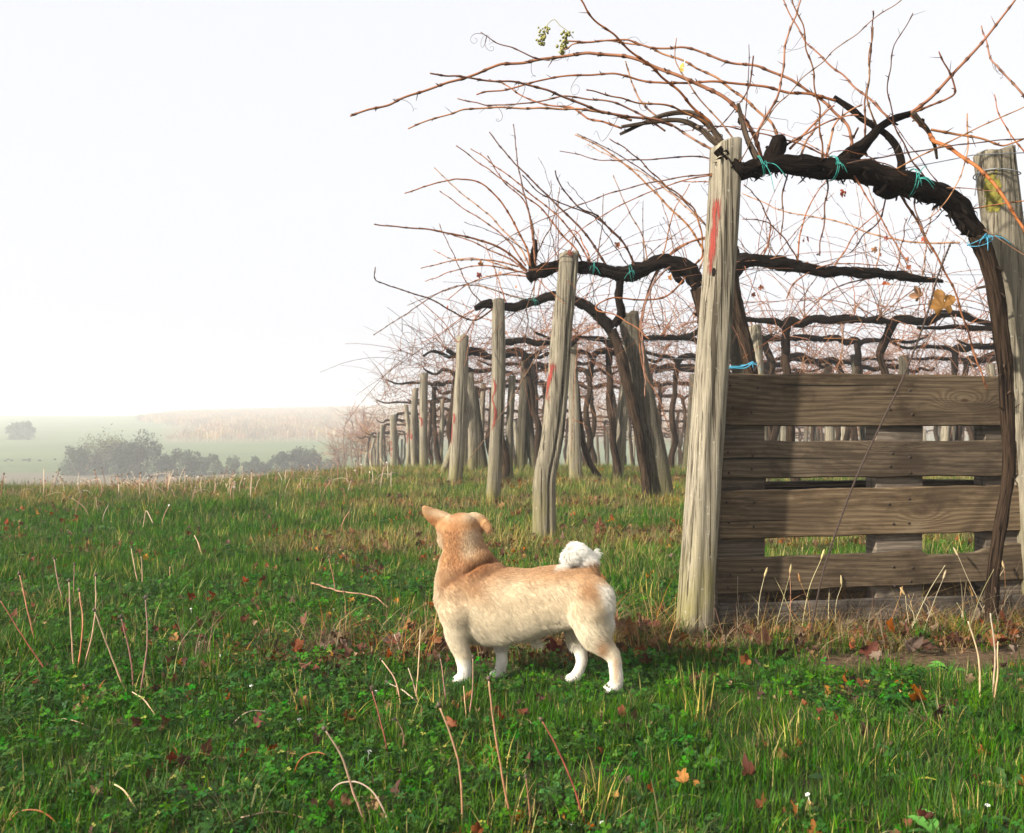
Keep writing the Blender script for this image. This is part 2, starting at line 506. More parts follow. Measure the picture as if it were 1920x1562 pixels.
# ------------------------------------------------------------------ instancing for uncountable cover
def scatter(name, variants, P, rot, scl, idx, label, cat):
    coll = bpy.data.collections.new(name + '_pieces')
    for v in variants: coll.objects.link(v)
    me = bpy.data.meshes.new(name)
    P = np.asarray(P, np.float32)
    me.vertices.add(len(P)); me.vertices.foreach_set('co', P.ravel())
    a = me.attributes.new('rot', 'FLOAT_VECTOR', 'POINT'); a.data.foreach_set('vector', np.asarray(rot, np.float32).ravel())
    a = me.attributes.new('scl', 'FLOAT_VECTOR', 'POINT'); a.data.foreach_set('vector', np.asarray(scl, np.float32).ravel())
    a = me.attributes.new('idx', 'INT', 'POINT'); a.data.foreach_set('value', np.asarray(idx, np.int32))
    o = link(name, me)
    ng = bpy.data.node_groups.new(name + '_nodes', 'GeometryNodeTree')
    ng.interface.new_socket('Geometry', in_out='INPUT', socket_type='NodeSocketGeometry')
    ng.interface.new_socket('Geometry', in_out='OUTPUT', socket_type='NodeSocketGeometry')
    N, L = ng.nodes, ng.links
    gi = N.new('NodeGroupInput'); go = N.new('NodeGroupOutput')
    ci = N.new('GeometryNodeCollectionInfo'); ci.inputs['Collection'].default_value = coll
    ci.inputs['Separate Children'].default_value = True; ci.inputs['Reset Children'].default_value = True
    ip = N.new('GeometryNodeInstanceOnPoints'); ip.inputs['Pick Instance'].default_value = True
    def na(nm, t):
        q = N.new('GeometryNodeInputNamedAttribute'); q.data_type = t; q.inputs['Name'].default_value = nm; return q.outputs['Attribute']
    er = N.new('FunctionNodeEulerToRotation')
    L.new(na('rot', 'FLOAT_VECTOR'), er.inputs[0])
    L.new(gi.outputs[0], ip.inputs['Points']); L.new(ci.outputs[0], ip.inputs['Instance'])
    L.new(na('idx', 'INT'), ip.inputs['Instance Index']); L.new(er.outputs[0], ip.inputs['Rotation'])
    L.new(na('scl', 'FLOAT_VECTOR'), ip.inputs['Scale'])
    L.new(ip.outputs[0], go.inputs[0])
    md = o.modifiers.new('scatter', 'NODES'); md.node_group = ng
    tag(o, label, cat, kind='stuff')
    return o

def variant(name, mb, mat, smooth=True):
    return bpy.data.objects.new(name, mb.data(name, mat, smooth))

# ------------------------------------------------------------------ far hillside vineyard (one mass in the fog)
vs = []
for k in range(4):
    mb = MB()
    for q in range(46):
        x = random.uniform(-1.1, 1.1); h = random.uniform(.9, 1.9)
        p0 = np.array([x, random.gauss(0, .12), random.uniform(.3, 1.1)])
        p1 = p0 + np.array([random.gauss(0, .45), random.gauss(0, .25), h * .55])
        w = random.uniform(.018, .035)
        c = np.array([.36, .23, .15]) * random.uniform(.6, 1.2)
        if random.random() < .12: c = np.array([.42, .32, .10])
        d = np.array([w, .3 * w, 0])
        mb.add([p0 - d, p0 + d, p1 + d * .5, p1 - d * .5], [(0, 1, 2, 3)], None, c)
    for x in (-.6, .7):
        mb.tube([(x, 0, -.3), (x + .03, 0, 1.6)], .06, 5, C=(.32, .28, .22))
    vs.append(variant('hill_vine', mb, M['straw']))
xs_, ys_ = [], []
for y in np.arange(212, 540, 5.0):
    x0 = -.345 * y + 10 * math.sin(y * .03); x1 = .60 * y
    x = np.arange(x0, x1, 2.9); xs_.append(x + RNG.normal(size=len(x)) * .4); ys_.append(y + RNG.normal(size=len(x)) * .4 + .05 * (x - x0))
xs_ = np.concatenate(xs_); ys_ = np.concatenate(ys_); k_ = len(xs_)
P = np.stack([xs_, ys_, gz(xs_, ys_)], 1); R = np.stack([np.zeros(k_), np.zeros(k_), RNG.integers(0, 2, k_) * math.pi + RNG.normal(size=k_) * .1], 1)
S = np.repeat(RNG.uniform(1.1, 1.6, (k_, 1)), 3, 1); I = RNG.integers(0, 4, k_)
scatter('hillside_vineyard', vs, P, R, S, I, 'brown leafless vineyard on the far hillside, half lost in fog', 'vineyard')

# ------------------------------------------------------------------ bushes and trees in the valley
def bush(name, px, by, ty, hw, Y, col, label, cat, seed, n=2600, leaf=.062, airy=0., lobes=15):
    n = int(n * 2.4)
    rr = random.Random(seed); ng = np.random.default_rng(seed); Y = Y * 1.8; leaf *= 1.7
    x = (px - CX) / FPX * Y; z0 = gz1(x, Y)
    H = EYE - (ty - CY) / FPX * Y - z0; Rw = hw / FPX * Y
    root = empty(name, (x, Y, z0))
    tag(root, label, cat, 'bushes in the valley')
    # limbs
    mb = MB(); tips = []
    for k in range(lobes):
        a = rr.uniform(0, 2 * math.pi); q = math.sqrt(rr.random())
        tz = H * rr.uniform(.35, .86) * (1 - .38 * q * q)
        tip = np.array([x + math.cos(a) * q * Rw * .85, Y + math.sin(a) * q * Rw * .85, z0 + tz])
        b = np.array([x + rr.gauss(0, .1), Y + rr.gauss(0, .1), z0 - .1])
        mid = b * .45 + tip * .55 + np.array([rr.gauss(0, .12), rr.gauss(0, .12), .1 * H])
        mb.tube([b, mid, tip], [.08, .05, .02], 5, .4, C=(.10, .075, .05))
        tips.append((tip, rr.uniform(.30, .50) * min(H * .55, Rw * 1.1)))
    mb.build('trunk', M['stalk'], root)
    ctr = np.array([t for t, r in tips]); rad_ = np.array([r for t, r in tips])
    k = ng.integers(0, len(tips), n)
    d = ng.normal(size=(n, 3)); d /= np.linalg.norm(d, axis=1, keepdims=True)
    rr_ = ng.random(n) ** (1 / 2.2)
    P = ctr[k] + d * (rr_ * rad_[k])[:, None] * np.array([1, 1, 1.05])
    low = ng.random(n) < .25                       # skirt of low leaves
    P[low, 2] = z0 + (P[low, 2] - z0) * ng.random(low.sum())
    sp = ng.random(n) < .02 + airy                 # loose shoots reaching out of the crown
    P[sp] += d[sp] * np.array([1, 1, 1.3]) * (ng.random(sp.sum()) * .16 * H)[:, None]
    keep = vnoise(P * 1.7, seed) > -.35 + .2 * airy
    P = P[keep]; P[:, 2] = np.maximum(P[:, 2], z0 + .03); n = len(P)
    a = ng.normal(size=(n, 3)); a /= np.linalg.norm(a, axis=1, keepdims=True)
    b = np.cross(a, ng.normal(size=(n, 3))); b /= np.linalg.norm(b, axis=1, keepdims=True)
    s = leaf * (.6 + .9 * ng.random(n))[:, None]
    V = np.stack([P - a * s, P + b * s * .55, P + a * s, P - b * s * .55], 1).reshape(-1, 3)
    F = np.arange(n * 4).reshape(-1, 4)
    C = np.asarray(col) * (.55 + .9 * ng.random((n, 1))) * (1 + .15 * ng.normal(size=(n, 3)))
    o = mk('crown', V, F, M['bush'], root, smooth=False, col=np.repeat(np.clip(C, .004, 1), 4, 0))
    return root
DK = (.040, .056, .036); OL = (.095, .105, .035); MD = (.058, .078, .042)
bush('valley_bush', 150, 893, 832, 48, 63, MD, 'dull olive bush at the left end of the valley thicket', 'bush', 101)
bush('valley_tree', 197, 893, 794, 46, 64.5, OL, 'loose yellow-green small tree rising behind the thicket, left of the darkest bush', 'tree', 102, 2300, .06, .12)
bush('valley_bush', 262, 894, 806, 52, 60, DK, 'tallest and darkest round bush of the valley thicket', 'bush', 103, 4200)
bush('valley_bush', 338, 894, 842, 40, 61, DK, 'low dark bush on the right shoulder of the darkest bush', 'bush', 104, 2200)
bush('valley_bush', 418, 894, 850, 46, 62, MD, 'low rounded grey-green bush in the middle of the thicket', 'bush', 105, 2400)
bush('valley_bush', 484, 894, 853, 38, 61.5, DK, 'flat-topped dark bush just left of the right-hand thicket bush', 'bush', 106, 2000)
bush('valley_bush', 556, 894, 834, 46, 60, DK, 'dark spiky bush at the right end of the valley thicket', 'bush', 107, 3000, .062, .06)
bush('valley_bush', 612, 893, 856, 24, 62, MD, 'small faint bush between the thicket and the last vine posts', 'bush', 108, 900)
bush('valley_bush', 365, 893, 836, 16, 63, DK, 'narrow upright bush poking above the middle of the thicket', 'bush', 109, 700)
bush('valley_hedge', 20, 893, 866, 90, 82, (.07, .06, .045), 'faint low brownish hedge at the far left edge of the valley', 'hedge', 110, 2400, .1)
bush('hill_tree', 42, 838, 788, 24, 128, MD, 'lone foggy tree on the green slope at the far left', 'tree', 111, 1800, .16)

# bare reddish shrubs beyond the last vine posts
def bare_shrub(px, by, ty, hw, Y, seed, label):
    rr = random.Random(seed); x = (px - CX) / FPX * Y; z0 = gz1(x, Y); H = EYE - (ty - CY) / FPX * Y - z0; Rw = hw / FPX * Y
    root = empty('bare_shrub', (x, Y, z0)); tag(root, label, 'shrub', 'bare shrubs past the last posts')
    tr = MB(); br = MB()
    for k in range(16):
        a = rr.random() * 6.283; q = math.sqrt(rr.random()) * Rw
        tip = np.array([x + math.cos(a) * q, Y + math.sin(a) * q, z0 + H * rr.uniform(.55, .95)]); b = np.array([x + rr.gauss(0, .25) * Rw, Y + rr.gauss(0, .2), z0 - .1])
        mid = b * .5 + tip * .5 + np.array([rr.gauss(0, .1), 0, .1 * H]); tr.tube([b, mid, tip], [.03, .022, .01], 5, .3, C=(.16, .085, .05))
        for j in range(16):
            f = rr.uniform(.25, 1); p = b * (1 - f) + tip * f + np.array([0, 0, .1 * H * (1 - abs(2 * f - 1))]); d = np.array([rr.gauss(0, .7), rr.gauss(0, .7), rr.uniform(-.1, 1.1)]); l = rr.uniform(.15, .4) * H
            br.tube([p, p + d * l * .5, p + d * l + np.array([0, 0, -.05 * l])], [.012, .009, .005], 4, C=np.array((.34, .16, .09)) * rr.uniform(.6, 1.1))
    tr.build('trunk', M['stalk'], root); o = br.build('branch_growth', M['stalk'], root); o['kind'] = 'stuff'
bare_shrub(672, 890, 762, 42, 62, 1, 'tallest bare reddish shrub fading into fog beyond the last end posts')
bare_shrub(706, 890, 790, 30, 56, 2, 'bare reddish shrub just behind the thin end posts')
bare_shrub(638, 892, 806, 26, 70, 3, 'small bare shrub at the left of the reddish brush')
# ------------------------------------------------------------------ posts
class Post:
    def __init__(s, axis, w, d, seed, sq=3.2, yaw=0., grooves=(), taper=.92, rough=.035, levels=56, sides=48, wob=.04):
        s.P, s.R = resample(axis, 1.0, max(.02, 2.0 / levels)); s.w, s.d, s.sq, s.yaw, s.gr, s.taper, s.rough, s.seed, s.sides, s.wob = w, d, sq, yaw, grooves, taper, rough, seed, sides, wob
        s.H = s.P[-1, 2] - s.P[0, 2]
    def surf(s, th, tz, off=0.):
        th = np.asarray(th, float); tz = np.asarray(tz, float)
        f = tz * (len(s.P) - 1); i = np.clip(f.astype(int), 0, len(s.P) - 2); q = (f - i)[:, None]
        c = s.P[i] * (1 - q) + s.P[i + 1] * q
        a = th - s.yaw
        ca, sa = np.cos(a), np.sin(a)
        r = (np.abs(ca / (s.w / 2)) ** s.sq + np.abs(sa / (s.d / 2)) ** s.sq) ** (-1 / s.sq)
        nz = vnoise(np.stack([np.cos(th) * 1.6, np.sin(th) * 1.6, tz * s.H * 1.4], 1), s.seed)
        n2 = vnoise(np.stack([np.cos(th) * 7, np.sin(th) * 7, tz * s.H * 3.0], 1), s.seed + 5)
        r = r * (1 + s.wob * 2 * nz + s.rough * n2) * (1 - (1 - s.taper) * tz)
        for (g0, wd, dep, z0, z1, drift) in s.gr:
            da = (th - g0 - drift * (tz - .5) + math.pi) % (2 * math.pi) - math.pi
            r = r * (1 - dep * np.exp(-(da / wd) ** 2) * sstep(z0 - .05, z0 + .05, tz) * sstep(z1 + .05, z1 - .05, tz))
        r = r + off
        return np.stack([c[:, 0] + np.cos(th) * r, c[:, 1] + np.sin(th) * r, c[:, 2]], 1)
    def mesh(s):
        n = len(s.P); S = s.sides
        th = np.arange(S) / S * 2 * math.pi
        TH = np.tile(th, n); TZ = np.repeat(np.arange(n) / (n - 1), S)
        V = s.surf(TH, TZ)
        top = V[-S:]
        top[:, 2] += .018 * vnoise(top * 25, s.seed + 9) + .02 * (top[:, 0] - top[:, 0].mean()) / s.w
        i = np.arange(n - 1)[:, None] * S; j = np.arange(S)[None]; j2 = (j + 1) % S
        F = np.stack([i + j, i + j2, i + S + j2, i + S + j], 2).reshape(-1, 4).tolist()
        c = top.mean(0) + np.array([0, 0, .004])
        ring = c + (top - c) * .88 + np.array([0, 0, .007])
        V = np.vstack([V, ring, c + np.array([0, 0, .004])]); b = n * S
        for q in range(S):
            F.append(((n - 1) * S + q, (n - 1) * S + (q + 1) % S, b + (q + 1) % S, b + q))
            F.append((b + q, b + (q + 1) % S, b + S))
        F.append(tuple(range(S))[::-1])
        return V, F

def paint(post, strokes, width, parent, label, off=.0025):
    """brush strokes given as polylines of (angle in degrees, height 0..1) on the post's surface"""
    mb = MB()
    for st in strokes:
        st = np.asarray([(rad(a), z) for a, z in st])
        Pp, _ = resample(np.column_stack([st * np.array([.06, post.H]), np.zeros(len(st))]), 1.0, .012)
        t = np.gradient(Pp, axis=0); t /= np.maximum(np.linalg.norm(t, axis=1, keepdims=True), 1e-9)
        nrm = np.stack([-t[:, 1], t[:, 0]], 1)
        m = 7; u = np.linspace(-1, 1, m)
        Q = Pp[:, None, :2] + nrm[:, None, :] * (u * width / 2)[None, :, None]
        V = post.surf((Q[..., 0] / .06).ravel(), (Q[..., 1] / post.H).ravel(), off)
        n = len(Pp)
        e = np.clip((1 - np.abs(u)) * 2.2, 0, 1)[None] * np.clip(np.minimum(np.arange(n), np.arange(n)[::-1]) / (.12 * n + 1), 0.05, 1)[:, None]
        i = np.arange(n - 1)[:, None] * m; j = np.arange(m - 1)[None]
        F = np.stack([i + j, i + j + 1, i + m + j + 1, i + m + j], 2).reshape(-1, 4).tolist()
        mb.add(V, F, None, np.repeat(e.ravel()[:, None], 3, 1))
    o = mb.build('paint_mark', M['paint'], SHAFT[parent.name])
    o['label'] = label
    return o

SHAFT = {}
def add_post(axis, w, d, label, seed, mat='post', group=None, name='wooden_post', **k):
    p = Post(axis, w, d, seed, **k)
    V, F = p.mesh()
    base = np.array([axis[0][0], axis[0][1], axis[0][2]])
    root = empty(name, base)
    sh = mk('shaft', V, F, M[mat], root)
    SHAFT[root.name] = sh
    tag(root, label, 'post', group)
    return p, root

def px_axis(pts, Y0, Y1=None):
    """axis through photo pixels, depth Y0 at the foot to Y1 at the head; foot sunk into the soil"""
    Y1 = Y0 if Y1 is None else Y1
    a = [at(x, y, Y0 + (Y1 - Y0) * i / max(1, len(pts) - 1)) for i, (x, y) in enumerate(pts)]
    d = a[0] - a[1]; d /= np.linalg.norm(d)
    z = gz1(a[0][0], a[0][1])
    a[0] = a[0] + d * ((a[0][2] - (z - .12)) / max(.2, -d[2]))
    return a

# front row: end post
Y1 = E1[1]
p1, r1 = add_post(px_axis([(1300, 1200), (1309, 1050), (1318, 900), (1328, 760), (1340, 600), (1350, 470), (1358, 355), (1361, 272)], Y1), .118, .15,
    'tall weathered front end post with a red painted one, holding the wooden pallet', 1, sq=3.4, yaw=rad(14), taper=.86,
    grooves=[(rad(-80), .10, .07, .02, .55, .3), (rad(-115), .06, .06, .3, .9, .2)])
paint(p1, [[(-128, .905), (-127, .86), (-130, .81), (-136, .77), (-143, .735)]], .052, r1, 'faded red painted numeral one')
mb = MB(); kn = p1.surf(np.array([rad(-121)]), np.array([.735]))[0]
for q in range(14):
    a0 = q / 14 * 6.283; 
tk = np.linspace(0, 2 * math.pi, 15)[:-1]
ring = np.array([p1.surf(np.array([rad(-116) + .11 * math.cos(a)]), np.array([.752 + .0085 * math.sin(a)]), .0025)[0] for a in tk])
mb.add(np.vstack([ring, ring.mean(0)]), [(q, (q + 1) % 14, 14) for q in range(14)])
M['hole'] = m_plain('rotted_knot', (.008, .006, .004), .9, .1)
mb.build('knot_hole', M['hole'], SHAFT[r1.name], smooth=False)

# front row: second post at the right edge of the frame
Yb = row_depth(0, 1900) + .10
pB, rB = add_post(px_axis([(1962, 1195), (1945, 1050), (1930, 880), (1912, 700), (1895, 550), (1878, 400), (1864, 286)], Yb, Yb + .03), .165, .16,
    'thick round mossy post at the right edge of the picture, behind the front vine trunk', 2, mat='post', sq=2.2, wob=.03, taper=.95,
    grooves=[(rad(-100), .05, .10, .0, .7, .4), (rad(-70), .04, .08, .4, 1., .1)])
g = G('yellow_lichen'); n = g.noise(g.coord(), 45, 5, .7)
p_ = g.bsdf(g.ramp(n, [(.35, (.07, .07, .02)), (.65, (.22, .19, .035))]), .95, .1); t_ = g.node('ShaderNodeBsdfTransparent'); mx = g.node('ShaderNodeMixShader')
g.put(g.rng(g.math('ADD', n, g.math('MULTIPLY', g.attr('col', 'Fac'), .5)), .62, .74), mx.inputs[0]); g.t.links.new(t_.outputs[0], mx.inputs[1]); g.t.links.new(p_, mx.inputs[2])
M['lichen'] = g.done(mx.outputs[0])
mb = MB(); A_, Z_ = np.meshgrid(np.linspace(rad(-165), rad(-105), 12), np.linspace(.86, .955, 16))
V = pB.surf(A_.ravel(), Z_.ravel(), .003); e = (1 - np.abs(np.linspace(-1, 1, 12))[None] ** 2) * (1 - np.abs(np.linspace(-1, 1, 16))[:, None] ** 2)
i_ = np.arange(15)[:, None] * 12; j_ = np.arange(11)[None]
mb.add(V, np.stack([i_ + j_, i_ + j_ + 1, i_ + 12 + j_ + 1, i_ + 12 + j_], 2).reshape(-1, 4).tolist(), None, np.repeat(e.ravel()[:, None], 3, 1))
mb.build('lichen_patch', M['lichen'], SHAFT[rB.name])

# second row: end post, kinked and split down its right side
Y2 = E2[1]
p2, r2 = add_post(px_axis([(1020, 1015), (1020, 950), (1021, 895), (1035, 820), (1046, 720), (1054, 620), (1062, 540), (1067, 476)], Y2), .165, .135,
    'kinked split end post of the second row with two red paint dabs', 3, sq=2.8, yaw=rad(6), taper=.80,
    grooves=[(rad(-58), .085, .42, .0, .97, .18)])
paint(p2, [[(-160, .636), (-136, .622), (-134, .606), (-150, .585), (-160, .555), (-162, .525), (-142, .518), (-126, .515)]], .05, r2, 'two dabs of a red painted numeral two')
# third row end post with a red 3
Y3 = E3[1]
p3, r3 = add_post(px_axis([(924, 947), (928, 880), (932, 800), (935, 700), (935, 620), (934, 563)], Y3), .135, .125,
    'upright end post of the third row with a large red painted three', 4, sq=3.2, yaw=rad(20), taper=.86, grooves=[(rad(-45), .05, .12, .0, .6, .1)])
paint(p3, [[(-175, .645), (-140, .635), (-118, .61), (-116, .585), (-130, .56), (-150, .545), (-122, .52), (-106, .48), (-112, .44), (-135, .41), (-170, .40)]], .032, r3, 'red painted numeral three')
# fourth row
Y4 = ROWY[3]
p4, r4 = add_post(px_axis([(853, 906), (858, 840), (862, 760), (866, 690), (867, 630)], Y4), .175, .15,
    'stout dark end post of the fourth row with a small red paint mark', 5, mat='post', sq=2.8, yaw=rad(25), taper=.84, grooves=[(rad(-60), .05, .15, 0, .7, .1)])
paint(p4, [[(-165, .50), (-135, .49), (-130, .46), (-150, .43)], [(-155, .45), (-160, .36), (-165, .30)]], .04, r4, 'small red painted mark')
p5, r5 = add_post(px_axis([(826, 893), (842, 852), (858, 805), (870, 770)], 14.6, 14.9), .085, .08,
    'thin leaning stake propped beside the end post of the fourth row', 6, sq=3, taper=.9)
FAR = [(5, 795, 886, 795, 700, 17.9, .15, 'pale upright end post of the sixth row with red scribble'),
       (6, 778, 886, 779, 729, 20.5, .13, 'narrow dark end post just left of the pale sixth-row post'),
       (7, 764, 886, 761, 759, 23.4, .11, 'slim pale end post with a red smear, left of the narrow dark post'),
       (8, 738, 887, 737, 778, 27.5, .19, 'wide pale twin-topped end post standing between slimmer posts'),
       (9, 717, 888, 716, 797, 31.5, .115, 'faded end post just left of the wide twin-topped post'),
       (10, 707, 888, 709, 810, 34.5, .09, 'thin light end post of the eleventh row'),
       (11, 697, 889, 702, 822, 38.5, .10, 'thin leaning light end post near the end of the line'),
       (12, 687, 890, 688, 848, 43.5, .12, 'short grey end post, last but one in the line'),
       (13, 676, 892, 676, 858, 47.5, .11, 'faintest short end post at the very end of the line')]
for i, xb, yb, xt, yt, Y, w, lab in FAR:
    ROWY[i] = Y; X = (xb - CX) / FPX * Y; ROWE[i] = np.array([X, Y, gz1(X, Y)])
    z = gz1(X, Y); h = EYE - (yt - CY) / FPX * Y
    ax = [(X, Y, z - .1), (X + random.gauss(0, .02), Y, (z + h) / 2), ((xt - CX) / FPX * Y, Y, h)]
    p, r = add_post(np.array(ax), w, w * .9, lab, 20 + i, sq=2.8, yaw=random.random(), levels=16, sides=20, group='end posts of the vine rows')
    if i in (5, 6, 7, 8, 11):
        dg_ = {5: [[(-110, .62), (-155, .62), (-155, .55), (-118, .54), (-108, .49), (-150, .45)]], 6: [[(-112, .56), (-150, .52), (-155, .46), (-120, .44), (-115, .49), (-150, .50)]],
               7: [[(-160, .60), (-112, .60), (-130, .52), (-140, .44)]], 8: [[(-135, .50), (-112, .46), (-135, .42), (-155, .46), (-135, .50), (-115, .54), (-140, .57), (-152, .53), (-135, .50)], [(-130, .40), (-132, .30)]], 11: [[(-130, .60), (-132, .44)]]}[i]
        paint(p, dg_, .045, r, 'red painted row mark')

# ------------------------------------------------------------------ canes and vines
CANE_COLS = [(.34, .155, .072), (.29, .12, .058), (.37, .19, .095), (.22, .095, .052), (.31, .125, .06)]
def cane_mb(P, r0, r1, col, rr, sides=6, step=.014, nodes=.085, buds=True, mb=None):
    mb = mb or MB()
    P = np.asarray(P, float)
    Q, _ = resample(P, 1.0, .05)
    n = len(Q)
    Q = Q + np.cumsum(np.array([[rr.gauss(0, .0022) for _ in range(3)] for _ in range(n)]), 0) * np.linspace(0, 1, n)[:, None]
    R = np.linspace(r0, r1, n)
    L = np.linalg.norm(np.diff(Q, axis=0), axis=1).sum()
    if nodes:                                    # zigzag at the nodes
        s = np.concatenate([[0], np.cumsum(np.linalg.norm(np.diff(Q, axis=0), axis=1))])
        T, N, B = frames(Q)
        tri = 2 * np.abs((s / (2 * nodes)) % 1 - .5) - .5
        Q = Q + N * (tri * .012)[:, None]
    C = np.asarray(col)
    V, F, UV = tube(Q, R, sides, step, nodes=nodes, node_amp=.55)
    if nodes:
        d = (UV[:, 1] + nodes * .4) % nodes; d = np.minimum(d, nodes - d)
        dk = np.exp(-(d / .008) ** 2)[:, None]
    else: dk = 0
    mb.add(V, F, UV, C * (1 - .72 * dk))
    if buds and nodes:
        Q2, R2 = resample(Q, R, .01)
        s = np.concatenate([[0], np.cumsum(np.linalg.norm(np.diff(Q2, axis=0), axis=1))])
        T, N, B = frames(Q2)
        k = 0; x = nodes * .6
        while x < s[-1] - .01:
            i = int(np.searchsorted(s, x)); i = min(i, len(Q2) - 1)
            a = k * math.pi + rr.gauss(0, .5)
            dr = N[i] * math.cos(a) + B[i] * math.sin(a)
            if rr.random() < .22: ln = rr.uniform(.02, .05); w = R2[i] * .45
            else: ln = rr.uniform(.006, .013); w = R2[i] * .75
            tip = Q2[i] + dr * (R2[i] + ln) + T[i] * ln * .6
            c2 = np.asarray(col) * rr.uniform(.25, .5)
            mb.tube([Q2[i] + dr * R2[i] * .4, Q2[i] + dr * (R2[i] + ln * .5) + T[i] * ln * .3, tip], [w, w * .8, w * .25], 4, C=c2)
            k += 1; x += nodes
    return mb

def shaggy(mb, P, R, rr, n, lmax=.06):
    """loose shreds of bark along an arm"""
    Q, Rq = resample(P, R, .01); T, N, B = frames(Q)
    for _ in range(n):
        i = rr.randrange(2, len(Q) - 2); a = rr.uniform(0, 6.283)
        d = N[i] * math.cos(a) + B[i] * math.sin(a)
        if d[2] > .2 and rr.random() < .6: d = -d
        p0 = Q[i] + d * Rq[i] * .92; l = rr.uniform(.2, 1) * lmax
        out = d * rr.uniform(.1, .5) + T[i] * rr.choice((-1, 1)) * rr.uniform(.4, 1) + np.array([0, 0, -rr.uniform(.1, .7)])
        out /= np.linalg.norm(out); sd = np.cross(out, d); sd /= max(1e-6, np.linalg.norm(sd))
        w = rr.uniform(.003, .008)
        p1 = p0 + out * l * .5 + d * .006; p2 = p0 + out * l + np.array([0, 0, -.2 * l])
        e = d * .0025
        mb.add([p0 - sd * w, p0 + sd * w, p1 + sd * w * .8, p1 - sd * w * .8, p2, p0 - sd * w + e, p0 + sd * w + e, p1 + sd * w * .8 + e, p1 - sd * w * .8 + e],
               [(0, 3, 2, 1), (3, 4, 2), (5, 6, 7, 8), (8, 7, 4), (0, 5, 8, 3), (1, 2, 7, 6), (3, 8, 4), (2, 4, 7)], [(rr.random(), rr.random() * 3)] * 9)

def curl(p, rr, ln=.1, r=.0009):
    """a tendril: drops, then winds up"""
    P = [np.array(p)]; d = np.array([rr.gauss(0, .5), rr.gauss(0, .4), rr.gauss(-.6, .5)]); d /= np.linalg.norm(d)
    ax = np.array([rr.gauss(0, 1), rr.gauss(0, 1), rr.gauss(0, .4)]); ax /= np.linalg.norm(ax)
    n = 26
    for k in range(n):
        ang = (.05 + .75 * (k / n) ** 2.2) * rr.uniform(.7, 1.2)
        d = np.array(Matrix.Rotation(ang, 3, Vector(ax)) @ Vector(d))
        P.append(P[-1] + d * ln / n * 1.4)
    return tube(np.array(P), np.linspace(r * 1.2, r * .6, len(P)), 4)

def tpts(row, spec, rr, spread=.35, d0=None):
    """photo-pixel polyline -> points; last point sits on the vine arm of that row, the free end strays in depth"""
    n = len(spec); out = []
    xa = spec[-1][0]
    Yr = row_depth(row, xa) if d0 is None else d0
    off = rr.uniform(-spread, spread)
    for i, (x, y) in enumerate(spec):
        f = 1 - i / (n - 1)
        out.append(at(x, y, Yr + off * f ** 1.2))
    return np.array(out)

